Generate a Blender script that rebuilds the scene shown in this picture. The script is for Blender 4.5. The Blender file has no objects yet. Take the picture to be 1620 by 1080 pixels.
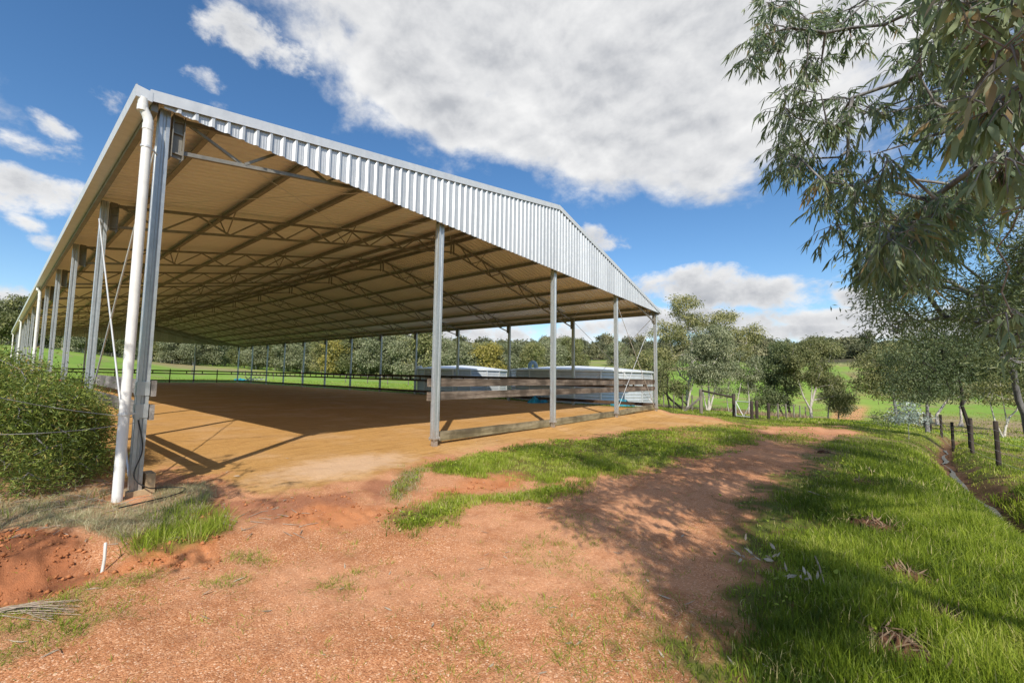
import bpy, math, random
import numpy as np
from mathutils import Vector, Matrix
rng = np.random.default_rng(7)
sc = bpy.context.scene
col = sc.collection

# ------------------------------------------------------------------ camera
CAM = np.array([-1.2197, -6.4209, 1.508])
YAW, PIT, ROLL, FOC = 0.8624, 0.075, 0.0199, 650.0948
PX, PY = 810 - 58.3795, 540 + 5.7548
Fw = np.array([math.sin(YAW)*math.cos(PIT), math.cos(YAW)*math.cos(PIT), math.sin(PIT)])
R_ = np.array([math.cos(YAW), -math.sin(YAW), 0.0]); U_ = np.cross(R_, Fw)
Rt = R_*math.cos(ROLL) + U_*math.sin(ROLL)
Up = -R_*math.sin(ROLL) + U_*math.cos(ROLL)
cd = bpy.data.cameras.new('camera'); cam = bpy.data.objects.new('camera', cd); col.objects.link(cam)
m = Matrix.Identity(4)
for i in range(3):
    m[i][0], m[i][1], m[i][2], m[i][3] = Rt[i], Up[i], -Fw[i], CAM[i]
cam.matrix_world = m
cd.sensor_width = 36; cd.sensor_fit = 'HORIZONTAL'; cd.lens = 36*FOC/1620
cd.shift_x = 58.3795/1620; cd.shift_y = 5.7548/1620
cd.clip_start = 0.05; cd.clip_end = 8000
sc.camera = cam

def at(u, v, dep):                       # a point at that depth in the direction seen at (u, v) of the photo
    return CAM + (Fw + Rt*(u-PX)/FOC + Up*(PY-v)/FOC)*dep
def gp(u, v, z=0.0):                     # where that direction meets the level z
    d = Fw + Rt*(u-PX)/FOC + Up*(PY-v)/FOC
    return CAM + d*((z-CAM[2])/d[2])
def pj(P):
    d = np.asarray(P, float) - CAM; z = d @ Fw
    return PX + FOC*(d @ Rt)/z, PY - FOC*(d @ Up)/z, z

# ------------------------------------------------------------------ light
SAZ, SEL = math.radians(49.8), math.radians(41.4)
LDIR = np.array([math.sin(SAZ)*math.cos(SEL), math.cos(SAZ)*math.cos(SEL), -math.sin(SEL)])
sl = bpy.data.lights.new('sun', 'SUN'); sl.energy = 5.0; sl.angle = math.radians(0.53); sl.color = (1.0, 0.935, 0.83)
so = bpy.data.objects.new('sun', sl); col.objects.link(so)
so.rotation_euler = Vector(LDIR).to_track_quat('-Z', 'Y').to_euler()
sc.view_settings.view_transform = 'Standard'; sc.view_settings.look = 'None'
sc.view_settings.exposure = 0.12; sc.view_settings.gamma = 1.0
sc.cycles.max_bounces = 8; sc.cycles.diffuse_bounces = 4; sc.cycles.glossy_bounces = 3
sc.cycles.transmission_bounces = 4; sc.cycles.transparent_max_bounces = 6

class NT:                                # small node-tree helper
    def __init__(s, tree): s.t = tree; s.n = tree.nodes; s.l = tree.links
    def new(s, typ, **kw):
        n = s.n.new(typ)
        for k, v in kw.items(): setattr(n, k, v)
        return n
    def put(s, sock, v):
        if isinstance(v, bpy.types.NodeSocket): s.l.new(v, sock)
        elif v is not None:
            try: sock.default_value = v
            except Exception: sock.default_value = (*v, 1.0)
    def math(s, op, a, b=None, c=None, clamp=False):
        n = s.new('ShaderNodeMath', operation=op); n.use_clamp = clamp
        for i, x in enumerate((a, b, c)): s.put(n.inputs[i], x)
        return n.outputs[0]
    def vmath(s, op, a, b=None, out=0):
        n = s.new('ShaderNodeVectorMath', operation=op)
        s.put(n.inputs[0], a)
        if b is not None: s.put(n.inputs[3 if op == 'SCALE' else 1], b)
        return n.outputs[out]
    def noise(s, vec, scale, detail=4, rough=0.55, dist=0.0, dim='3D'):
        n = s.new('ShaderNodeTexNoise', noise_dimensions=dim)
        if vec is not None: s.l.new(vec, n.inputs['Vector'])
        n.inputs['Scale'].default_value = scale; n.inputs['Detail'].default_value = detail
        n.inputs['Roughness'].default_value = rough; n.inputs['Distortion'].default_value = dist
        return n.outputs['Fac']
    def ramp(s, fac, stops):
        n = s.new('ShaderNodeValToRGB'); s.l.new(fac, n.inputs[0])
        e = n.color_ramp.elements
        while len(e) < len(stops): e.new(0.5)
        for k, (p, c) in enumerate(stops):
            e[k].position = p; e[k].color = (*c, 1) if len(c) == 3 else c
        return n.outputs[0]
    def mix(s, fac, a, b, blend='MIX'):
        n = s.new('ShaderNodeMix', data_type='RGBA', blend_type=blend)
        s.put(n.inputs[0], fac); s.put(n.inputs[6], a); s.put(n.inputs[7], b)
        return n.outputs[2]
    def mr(s, v, a, b, c=0.0, d=1.0, smooth=True):
        n = s.new('ShaderNodeMapRange'); n.interpolation_type = 'SMOOTHSTEP' if smooth else 'LINEAR'
        s.put(n.inputs[0], v)
        for i, x in enumerate((a, b, c, d)): n.inputs[i+1].default_value = x
        return n.outputs[0]

# ------------------------------------------------------------------ world: clear sky with fair-weather clouds
W = bpy.data.worlds.new("World"); sc.world = W; W.use_nodes = True
w = NT(W.node_tree); w.n.clear()
sky = w.new('ShaderNodeTexSky', sky_type='NISHITA'); sky.sun_disc = False
sky.sun_elevation = SEL; sky.sun_rotation = SAZ + math.pi
sky.air_density = 1.0; sky.dust_density = 0.6; sky.ozone_density = 2.2; sky.altitude = 200
tc = w.new('ShaderNodeTexCoord'); dirv = w.vmath('NORMALIZE', tc.outputs['Generated'])
# warp the direction a little so that cloud outlines billow
nz = w.new('ShaderNodeTexNoise'); w.l.new(dirv, nz.inputs['Vector']); nz.inputs['Scale'].default_value = 4.0; nz.inputs['Detail'].default_value = 5
wv = w.vmath('SUBTRACT', nz.outputs['Color'], (0.5, 0.5, 0.5))
wbig = w.vmath('ADD', dirv, w.vmath('SCALE', wv, 0.17)); wsmall = w.vmath('ADD', dirv, w.vmath('SCALE', wv, 0.05))
def sdir(u, v):
    d = Fw + Rt*(u-PX)/FOC + Up*(PY-v)/FOC; return d/np.linalg.norm(d)
def blob(u0, v0, u1, v1, half, amp=1.0):
    """a cloud bank between two sky directions, 'half' radians thick, as a falloff 0..1"""
    a, b = sdir(u0, v0), sdir(u1, v1); c = (a+b)/2; c /= np.linalg.norm(c)
    t = b-a; L = np.linalg.norm(t); t = t/max(L, 1e-6); t = t-c*(t@c); t /= np.linalg.norm(t); s_ = np.cross(c, t)
    d = w.vmath('SUBTRACT', wbig if half > .07 else wsmall, tuple(c))
    x = w.vmath('DOT_PRODUCT', d, tuple(t/(L/2+half)), out=1); y = w.vmath('DOT_PRODUCT', d, tuple(s_/half), out=1)
    z = w.vmath('DOT_PRODUCT', d, tuple(c/0.9), out=1)
    q = w.math('ADD', w.math('MULTIPLY', x, x), w.math('MULTIPLY', y, y)); q = w.math('ADD', q, w.math('MULTIPLY', z, z))
    return w.math('MULTIPLY', w.mr(q, 0.0, 1.75, 1.0, 0.0, smooth=False), amp)
CL = [ (700,-170,1180,-80,0.36,1.2), (640,10,1150,170,0.17,1.15), (500,40,900,250,0.085,1.05), (820,190,1130,270,0.10,1.0),
       (-900,100,-500,60,0.25,.8), (2300,200,2900,0,0.3,.9)]
CS = [ (360,40,480,90,0.045,1.0), (1030,455,1270,470,0.046,1.3), (1105,432,1170,440,0.030,1.1), (960,500,1300,512,0.034,1.15), (1180,522,1480,518,0.026,1.15), (1335,468,1410,472,0.022,1.15), (1180,500,1500,500,.024,1.2), (1330,520,1640,515,.03,1.2), (850,535,1080,515,0.035,1.1), (925,370,975,385,0.026,.85), (1420,505,1640,500,.03,1.1),
       (-60,300,105,314,0.038,1.15), (20,225,125,250,0.028,.70), (60,190,115,215,0.020,.72), (25,352,55,367,0.018,.74), (165,165,195,180,0.026,.60), (335,165,365,178,0.018,.64), (55,383,95,394,0.018,.74), (-30,470,15,474,0.026,1.0), (300,110,340,130,0.02,.6), (600,535,860,530,0.04,1.0)]
def union(L):
    acc = None
    for c in L:
        b = blob(*c); acc = b if acc is None else w.math('MAXIMUM', acc, b)
    return acc
big = union(CL); small = union(CS)
# the half of the sky behind the viewer carries scattered clouds too
back = w.math('MULTIPLY', w.mr(w.vmath('DOT_PRODUCT', dirv, tuple(Fw), out=1), 0.1, -0.3, 0.0, 0.55), w.noise(dirv, 2.1, 3))
big = w.math('MAXIMUM', big, w.math('MULTIPLY', back, 1.35))
sep = w.new('ShaderNodeSeparateXYZ'); w.l.new(dirv, sep.inputs[0])
def puff(base, scale, amp, offs):
    def f(dz, dt=4, rg_=0.5):
        mp = w.vmath('ADD', w.vmath('MULTIPLY', dirv, (1.0, 1.0, 1.5)), dz)
        return w.noise(mp, scale, dt, rg_, 0.15)
    nm = f((0, 0, 0), 12, 0.63); n0 = f((0, 0, 0)); n1 = f((-.022*offs, -.018*offs, .045*offs))
    return w.math('ADD', base, w.math('MULTIPLY', w.math('SUBTRACT', nm, 0.5), amp)), w.math('SUBTRACT', n0, n1)
dB, eB = puff(big, 4.2, 1.75, 1.2); dS, eS = puff(small, 12.0, 2.3, .4)
dens = w.math('MAXIMUM', dB, dS)
mask = w.math('MAXIMUM', w.mr(dB, 0.34, 0.82), w.mr(dS, 0.36, 0.98))
# body shade: thick middles are greyer, sunlit rims white
eb = w.math('ADD', w.math('MULTIPLY', eB, 0.95), w.math('MULTIPLY', eS, 0.8))
lit = w.math('SUBTRACT', w.math('ADD', eb, 0.70), w.math('MULTIPLY', w.mr(dens, 0.70, 1.45), 0.36), clamp=True)
ccol = w.ramp(lit, [(0.0, (0.40, 0.43, 0.48)), (0.3, (0.55, 0.57, 0.61)), (0.55, (0.78, 0.79, 0.81)), (0.85, (1.0, 1.0, 1.0))])
hs = w.new('ShaderNodeHueSaturation'); w.l.new(sky.outputs[0], hs.inputs['Color']); hs.inputs['Saturation'].default_value = 1.22
bg1 = w.new('ShaderNodeBackground'); w.l.new(hs.outputs[0], bg1.inputs[0]); bg1.inputs[1].default_value = 0.148
bg2 = w.new('ShaderNodeBackground'); w.l.new(ccol, bg2.inputs[0]); bg2.inputs[1].default_value = 0.86
ms = w.new('ShaderNodeMixShader'); w.l.new(mask, ms.inputs[0]); w.l.new(bg1.outputs[0], ms.inputs[1]); w.l.new(bg2.outputs[0], ms.inputs[2])
wo = w.new('ShaderNodeOutputWorld'); w.l.new(ms.outputs[0], wo.inputs[0])
W.cycles.sampling_method = 'MANUAL'; W.cycles.sample_map_resolution = 512

# ------------------------------------------------------------------ object helpers
def tag(o, label=None, cat=None, group=None, kind=None):
    if label: o['label'] = label
    if cat: o['category'] = cat
    if group: o['group'] = group
    if kind: o['kind'] = kind
    return o
def empty(name, loc=(0, 0, 0), rz=0.0, **kw):
    o = bpy.data.objects.new(name, None); col.objects.link(o); o.location = loc; o.rotation_euler = (0, 0, rz)
    o.empty_display_size = 0.2
    return tag(o, **kw)
def copy_tree(o, parent=None):
    c = o.copy(); col.objects.link(c); c.parent = parent
    for ch in [x for x in o.children]: copy_tree(ch, c)
    return c
def link(name, me, parent=None, mats=()):
    for mm in mats: me.materials.append(mm)
    o = bpy.data.objects.new(name, me); col.objects.link(o)
    if parent is not None: o.parent = parent
    return o

class MB:
    """collects boxes, bars and tubes, and links them as one mesh"""
    def __init__(s): s.v = []; s.f = []; s.m = []; s.sm = []
    def add(s, vs, fs, mi=0, smooth=False):
        b = len(s.v); s.v += [tuple(map(float, p)) for p in vs]; s.f += [tuple(b+i for i in f) for f in fs]
        s.m += [mi]*len(fs); s.sm += [smooth]*len(fs); return s
    def box(s, x0, x1, y0, y1, z0, z1, mi=0):
        return s.add([(x0,y0,z0),(x1,y0,z0),(x1,y1,z0),(x0,y1,z0),(x0,y0,z1),(x1,y0,z1),(x1,y1,z1),(x0,y1,z1)],
                     [(0,3,2,1),(4,5,6,7),(0,1,5,4),(1,2,6,5),(2,3,7,6),(3,0,4,7)], mi)
    def bar(s, a, b, wd, ht, mi=0, up=(0, 0, 1)):
        a = np.array(a, float); b = np.array(b, float); d = b-a; d /= np.linalg.norm(d)
        sd = np.cross(d, up)
        if np.linalg.norm(sd) < 1e-4: sd = np.cross(d, (1, 0, 0))
        sd /= np.linalg.norm(sd); u = np.cross(sd, d)
        q = [(-1,-1),(1,-1),(1,1),(-1,1)]
        vs = [p + sd*i*wd/2 + u*j*ht/2 for p in (a, b) for i, j in q]
        return s.add(vs, [(0,3,2,1),(4,5,6,7),(0,1,5,4),(1,2,6,5),(2,3,7,6),(3,0,4,7)], mi)
    def angle(s, a, b, wd, t=0.006, mi=0, flip=1):          # an L-section
        a = np.array(a, float); b = np.array(b, float)
        s.bar(a, b, wd, t, mi); o = np.array([0, 0, flip*wd/2])
        d = b-a; d /= np.linalg.norm(d); sd = np.cross(d, (0, 0, 1)); sd /= max(np.linalg.norm(sd), 1e-6); u = np.cross(sd, d)
        return s.bar(a+u*flip*(wd/2+t/2+.0005)+sd*wd/2, b+u*flip*(wd/2+t/2+.0005)+sd*wd/2, t, wd, mi)
    def tube(s, pts, rad, n=8, mi=0, caps=True):
        pts = [np.array(p, float) for p in pts]; rs = rad if hasattr(rad, '__len__') else [rad]*len(pts)
        vs = []; ref = None
        for i, p in enumerate(pts):
            d = pts[min(i+1, len(pts)-1)]-pts[max(i-1, 0)]; d /= max(np.linalg.norm(d), 1e-9)
            if ref is None: ref = np.array([1., 0, 0]) if abs(d[0]) < .8 else np.array([0, 1., 0])
            a = ref-d*(ref@d); a /= np.linalg.norm(a); ref = a; b = np.cross(d, a)
            vs += [p+rs[i]*(a*math.cos(2*math.pi*k/n)+b*math.sin(2*math.pi*k/n)) for k in range(n)]
        fs = [(i*n+k, i*n+(k+1) % n, (i+1)*n+(k+1) % n, (i+1)*n+k) for i in range(len(pts)-1) for k in range(n)]
        s.add(vs, fs, mi, True)
        if caps: s.add(vs[:n], [tuple(range(n))[::-1]], mi); s.add(vs[-n:], [tuple(range(n))], mi)
        return s
    def build(s, name, mats, parent=None):
        me = bpy.data.meshes.new(name); me.from_pydata(s.v, [], s.f)
        me.polygons.foreach_set('material_index', s.m); me.polygons.foreach_set('use_smooth', s.sm); me.update()
        return link(name, me, parent, mats if isinstance(mats, (list, tuple)) else [mats])

def np_mesh(name, V, faces, mats, attr=None, parent=None, smooth=False, midx=None):
    """V (n,3); faces: list of int arrays (k,3) or (k,4)"""
    me = bpy.data.meshes.new(name)
    V = np.ascontiguousarray(V, np.float32)
    tot = sum(f.size for f in faces); npoly = sum(len(f) for f in faces)
    me.vertices.add(len(V)); me.vertices.foreach_set('co', V.ravel())
    me.loops.add(tot); me.polygons.add(npoly)
    me.loops.foreach_set('vertex_index', np.concatenate([f.ravel() for f in faces]).astype(np.int32))
    ls = np.concatenate([np.full(len(f), f.shape[1]) for f in faces]); st = np.concatenate([[0], np.cumsum(ls)[:-1]])
    me.polygons.foreach_set('loop_start', st.astype(np.int32))
    if midx is not None: me.polygons.foreach_set('material_index', midx.astype(np.int32))
    if smooth: me.polygons.foreach_set('use_smooth', np.ones(npoly, bool))
    me.update(calc_edges=True)
    if attr is not None:
        for k, a in attr.items():
            if a.ndim == 1:
                at_ = me.attributes.new(k, 'FLOAT', 'POINT'); at_.data.foreach_set('value', a.astype(np.float32))
            else:
                at_ = me.attributes.new(k, 'FLOAT_COLOR', 'POINT'); at_.data.foreach_set('color', a.astype(np.float32).ravel())
    me.validate(clean_customdata=False)
    return link(name, me, parent, mats)

# ------------------------------------------------------------------ numpy noise
def _h(ix, iy, seed):
    n = (ix*374761393 + iy*668265263 + seed*974711) & 0x7fffffff
    n = ((n ^ (n >> 13))*1274126177) & 0x7fffffff
    return ((n ^ (n >> 16)) & 0xffff)/65535.0
def vnoise(x, y, seed=0):
    ix = np.floor(x).astype(np.int64); iy = np.floor(y).astype(np.int64); fx = x-ix; fy = y-iy
    fx = fx*fx*(3-2*fx); fy = fy*fy*(3-2*fy)
    return (_h(ix, iy, seed)*(1-fx)+_h(ix+1, iy, seed)*fx)*(1-fy)+(_h(ix, iy+1, seed)*(1-fx)+_h(ix+1, iy+1, seed)*fx)*fy
def fbm(x, y, f=1.0, o=4, seed=0):
    s = 0; a = 0.5; t = 0
    for i in range(o):
        s = s+a*vnoise(x*f+i*17.3, y*f-i*9.1, seed+i); t += a; a *= .5; f *= 2.03
    return s/t                                                # 0..1
def sstep(a, b, x):
    t = np.clip((x-a)/(b-a), 0, 1); return t*t*(3-2*t)
def sdf(x, y, poly):
    """signed distance to a polygon, negative inside"""
    P = np.asarray(poly, float)[:, :2]; d = np.full(x.shape, 1e9); ins = np.zeros(x.shape, bool)
    for i in range(len(P)):
        ax, ay = P[i-1]; bx, by = P[i]; ex, ey = bx-ax, by-ay
        t = np.clip(((x-ax)*ex+(y-ay)*ey)/(ex*ex+ey*ey+1e-12), 0, 1)
        d = np.minimum(d, np.hypot(x-ax-ex*t, y-ay-ey*t))
        c = ((ay > y) != (by > y)) & (x < (bx-ax)*(y-ay)/(by-ay+1e-12)+ax); ins ^= c
    return np.where(ins, -d, d)
def seg(x, y, pts):
    d = np.full(x.shape, 1e9)
    for (ax, ay), (bx, by) in zip(pts[:-1], pts[1:]):
        ex, ey = bx-ax, by-ay
        t = np.clip(((x-ax)*ex+(y-ay)*ey)/(ex*ex+ey*ey+1e-12), 0, 1)
        d = np.minimum(d, np.hypot(x-ax-ex*t, y-ay-ey*t))
    return d
# ------------------------------------------------------------------ materials
def new_mat(name):
    mt = bpy.data.materials.new(name); mt.use_nodes = True
    n = NT(mt.node_tree); n.n.clear()
    b = n.new('ShaderNodeBsdfPrincipled'); o = n.new('ShaderNodeOutputMaterial'); n.l.new(b.outputs[0], o.inputs[0])
    return mt, n, b
def bump(n, b, h, strength=0.3, dist=0.01):
    bp = n.new('ShaderNodeBump'); bp.inputs['Strength'].default_value = strength; bp.inputs['Distance'].default_value = dist
    n.l.new(h, bp.inputs['Height']); n.l.new(bp.outputs[0], b.inputs['Normal'])
def objco(n): return n.new('ShaderNodeTexCoord').outputs['Object']
def scaled(n, v, s):
    mp = n.new('ShaderNodeMapping'); n.l.new(v, mp.inputs[0]); mp.inputs['Scale'].default_value = s; return mp.outputs[0]

def metal(name, c0, c1, rough=0.38, met=0.75, streak=(3, 3, .4), sc_=1.0, dirt=0.0, dirtcol=(.35, .22, .12), sheet=0):
    mt, n, b = new_mat(name); co = objco(n)
    f = n.noise(scaled(n, co, streak), 2.0*sc_, 5, .6); f2 = n.noise(co, 9*sc_, 4, .6)
    f0 = n.math('ADD', n.math('MULTIPLY', f, .6), n.math('MULTIPLY', f2, .4))
    if sheet:                                        # every sheet has weathered a little differently
        sx = n.new('ShaderNodeSeparateXYZ'); n.l.new(co, sx.inputs[0])
        q = n.math('FLOOR', n.math('DIVIDE', n.math('ADD', sx.outputs[sheet-1], .05), .762)); wn = n.new('ShaderNodeTexWhiteNoise', noise_dimensions='1D'); n.l.new(q, wn.inputs['W'])
        f0 = n.math('ADD', f0, n.math('MULTIPLY', n.math('SUBTRACT', wn.outputs[0], .5), .30))
    cc = n.ramp(f0, [(.3, c0), (.7, c1)])
    if dirt:
        z = n.new('ShaderNodeSeparateXYZ'); n.l.new(co, z.inputs[0])
        dm = n.math('MULTIPLY', n.mr(n.math('ADD', z.outputs[2], n.math('MULTIPLY', f2, .5)), .75, .15), dirt)
        cc = n.mix(dm, cc, (*dirtcol, 1))
    n.put(b.inputs['Base Color'], cc); b.inputs['Metallic'].default_value = met
    n.put(b.inputs['Roughness'], n.math('ADD', n.math('MULTIPLY', f2, .22), rough-.1))
    bump(n, b, f2, .08, .004)
    return mt
M_roof = metal('zinc_roof_sheet', (.74, .73, .69), (.82, .81, .76), .5, .12, (.3, 4, 1), sheet=2)
M_clad = metal('zinc_wall_sheet', (.47, .485, .50), (.61, .625, .64), .42, .36, (5, 1, .35), sheet=1)
M_trim = metal('zinc_trim', (.58, .59, .60), (.72, .73, .73), .42, .35)
M_steel = metal('galvanised_steel', (.36, .39, .41), (.56, .59, .61), .40, .55, (3, 3, .6), 2.0, .55, (.42, .27, .14))
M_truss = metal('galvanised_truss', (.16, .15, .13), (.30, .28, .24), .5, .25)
M_tank = metal('tank_sheet', (.42, .455, .48), (.58, .61, .63), .42, .25, (1, 1, .2), 1.0)
M_tankroof = metal('tank_roof', (.66, .69, .71), (.80, .82, .83), .45, .25)

def plain(name, c0, c1, rough=.6, scale=4.0, bs=.1, spec=.4):
    mt, n, b = new_mat(name); co = objco(n); f = n.noise(co, scale, 6, .62)
    n.put(b.inputs['Base Color'], n.ramp(f, [(.32, c0), (.68, c1)])); b.inputs['Roughness'].default_value = rough
    b.inputs['Specular IOR Level'].default_value = spec
    bump(n, b, f, bs, .01); return mt
M_pvc = plain('white_pvc', (.66, .66, .64), (.80, .80, .78), .35, 3, .02)
M_bluepipe = plain('grey_blue_pipe', (.24, .33, .38), (.33, .43, .48), .4, 3, .02)
M_black = plain('black_rubber', (.012, .012, .012), (.03, .03, .03), .45, 20, .02)
M_conduit = plain('weathered_conduit', (.42, .40, .35), (.62, .60, .55), .5, 9, .05)
M_crumb = plain('soil_crumb', (.24, .085, .035), (.52, .22, .095), .95, 9, .4, .1)
M_wire = plain('fence_wire', (.30, .29, .27), (.45, .44, .42), .45, 30, 0)
M_concrete = plain('stained_concrete', (.30, .21, .12), (.52, .38, .22), .9, 7, .5)
M_rust = plain('rusty_iron', (.12, .055, .03), (.30, .15, .07), .8, 25, .3)
M_tarp = plain('blue_tarpaulin', (.008, .10, .16), (.02, .36, .46), .45, 3, .1)
M_darkpipe = plain('dark_steel_pipe', (.05, .05, .05), (.12, .12, .11), .5, 12, .05)
M_litterleaf = plain('dead_leaf', (.26, .18, .12), (.58, .49, .37), .75, 6, 0)
M_soil = plain('dug_soil', (.05, .026, .015), (.19, .095, .055), .95, 30, 1.0, .1)
M_stone = plain('gravel_stone', (.30, .13, .07), (.62, .36, .24), .85, 5, .2, .2)
M_stick = plain('dead_stick', (.20, .15, .11), (.46, .38, .30), .85, 15, .3, .2)
M_flower = plain('red_flower', (.55, .03, .02), (.65, .10, .05), .6, 5, 0)
M_water = plain('ditch_water', (.07, .06, .045), (.22, .20, .17), .3, 9, .3)

def wood(name, cols, axis, green=0.0, gcol=(.30, .26, .06), zlo=0, zhi=.3):
    """weathered sawn timber; the grain runs along the given axis"""
    mt, n, b = new_mat(name); co = objco(n)
    s = {'x': (.35, 6, 6), 'y': (6, .35, 6), 'z': (6, 6, .35)}[axis]
    g = n.noise(scaled(n, co, s), 3.5, 8, .68, 1.6); g2 = n.noise(scaled(n, co, tuple(k*.35 for k in s)), 2.0, 4, .6, 2.5)
    k = n.noise(co, 1.3, 4, .6)
    f = n.math('ADD', n.math('MULTIPLY', g, .65), n.math('MULTIPLY', g2, .45))
    cc = n.ramp(f, [(.36, cols[0]), (.53, cols[1]), (.70, cols[2])])
    cc = n.mix(n.mr(k, .40, .62, 0, .7), cc, (cols[0][0]*.75, cols[0][1]*.75, cols[0][2]*.72, 1))
    if green:
        z = n.new('ShaderNodeSeparateXYZ'); n.l.new(co, z.inputs[0])
        gm = n.math('MULTIPLY', n.mr(n.math('ADD', z.outputs[2], n.math('MULTIPLY', k, .3)), zhi+.2, zlo+.08), green)
        cc = n.mix(gm, cc, (*gcol, 1))
    n.put(b.inputs['Base Color'], cc); b.inputs['Roughness'].default_value = .88; b.inputs['Specular IOR Level'].default_value = .25
    bump(n, b, g, .5, .008); return mt
GREY = [(.045, .034, .026), (.17, .13, .10), (.34, .28, .225)]
M_board_x = wood('grey_sleeper_boards', GREY, 'x')
M_board_y = wood('grey_sleeper_boards_side', [(.10, .09, .08), (.24, .22, .20), (.42, .39, .36)], 'y')
M_kick = wood('stained_kickboard', [(.07, .055, .035), (.22, .185, .12), (.38, .33, .23)], 'x', .28, (.30, .26, .10), .0, .3)
M_rail = wood('dark_arena_rail', [(.035, .022, .014), (.085, .055, .035), (.14, .10, .07)], 'y')
M_postd = wood('dark_round_post', [(.018, .014, .012), (.06, .046, .036), (.12, .095, .075)], 'z')
M_postl = wood('pale_post', [(.10, .085, .065), (.20, .175, .14), (.32, .285, .24)], 'z')

def bark(name, c):
    mt, n, b = new_mat(name); co = objco(n)
    f = n.noise(scaled(n, co, (5, 5, 1.2)), 2.2, 7, .65, .8)
    n.put(b.inputs['Base Color'], n.ramp(f, [(.3, c[0]), (.5, c[1]), (.7, c[2])])); b.inputs['Roughness'].default_value = .85
    b.inputs['Specular IOR Level'].default_value = .2
    bump(n, b, f, .35, .02); return mt
B_white = bark('white_gum_bark', [(.20, .17, .14), (.46, .42, .37), (.68, .64, .59)])
B_grey = bark('grey_bark', [(.07, .066, .066), (.19, .18, .18), (.36, .345, .335)])
B_dark = bark('dark_bark', [(.012, .010, .009), (.035, .03, .026), (.085, .07, .06)])

def leafmat(name, stops, trans=.32, rough=.45, objvar=0.0, spec=.35):
    """leaf colour runs over 'v', a value each leaf carries"""
    mt = bpy.data.materials.new(name); mt.use_nodes = True; n = NT(mt.node_tree); n.n.clear()
    a = n.new('ShaderNodeAttribute', attribute_name='v'); f = a.outputs['Fac']
    if objvar:
        oi = n.new('ShaderNodeObjectInfo'); f = n.math('ADD', f, n.math('MULTIPLY', n.math('SUBTRACT', oi.outputs['Random'], .5), objvar), clamp=True)
    c = n.ramp(f, stops)
    b = n.new('ShaderNodeBsdfPrincipled'); n.l.new(c, b.inputs['Base Color']); b.inputs['Roughness'].default_value = rough
    b.inputs['Specular IOR Level'].default_value = spec
    t = n.new('ShaderNodeBsdfTranslucent'); n.l.new(n.mix(.35, c, (.30, .40, .03, 1)), t.inputs[0])
    m_ = n.new('ShaderNodeMixShader'); m_.inputs[0].default_value = trans
    n.l.new(b.outputs[0], m_.inputs[1]); n.l.new(t.outputs[0], m_.inputs[2])
    o = n.new('ShaderNodeOutputMaterial'); n.l.new(m_.outputs[0], o.inputs[0]); return mt
L_near = leafmat('gum_leaf_blue_green', [(0, (.095, .145, .082)), (.5, (.170, .225, .125)), (.94, (.27, .31, .175)), (1, (.30, .21, .11))], .34, .42, 0, .4)
L_olive = leafmat('gum_leaf_olive', [(0, (.10, .115, .042)), (.5, (.205, .215, .085)), (1, (.36, .335, .14))], .2, .55, .55)
L_sage = leafmat('gum_leaf_sage', [(0, (.115, .135, .070)), (.5, (.225, .245, .135)), (1, (.38, .385, .23))], .2, .5, .3)
L_dark = leafmat('wattle_leaf_dark', [(0, (.060, .090, .038)), (.5, (.120, .155, .068)), (1, (.22, .245, .11))], .2, .5, .3)
L_gold = leafmat('gum_leaf_golden', [(0, (.17, .16, .035)), (.5, (.30, .26, .06)), (1, (.44, .36, .10))], .2, .55, .2)
L_hill = leafmat('hill_tree_leaf', [(0, (.075, .085, .042)), (.5, (.155, .165, .085)), (1, (.28, .26, .14))], .15, .6, .8)
L_silver = leafmat('silver_leaf', [(0, (.15, .21, .18)), (.5, (.27, .34, .30)), (1, (.46, .52, .47))], .15, .4)
L_bush = leafmat('shrub_leaf', [(0, (.030, .060, .012)), (.5, (.120, .170, .030)), (.9, (.36, .41, .09)), (1, (.42, .30, .10))], .25, .5)
L_grass = leafmat('green_grass_blade', [(0, (.060, .100, .012)), (.35, (.165, .225, .018)), (.7, (.30, .38, .036)), (.9, (.43, .47, .08)), (1, (.60, .50, .26))], .35, .5, 0, .25)
L_dry = leafmat('dry_grass_blade', [(0, (.20, .22, .09)), (.5, (.42, .38, .22)), (1, (.60, .53, .36))], .2, .7)
L_reed = leafmat('brown_reed', [(0, (.20, .13, .08)), (.5, (.36, .25, .17)), (1, (.50, .38, .27))], .2, .8)

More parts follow.
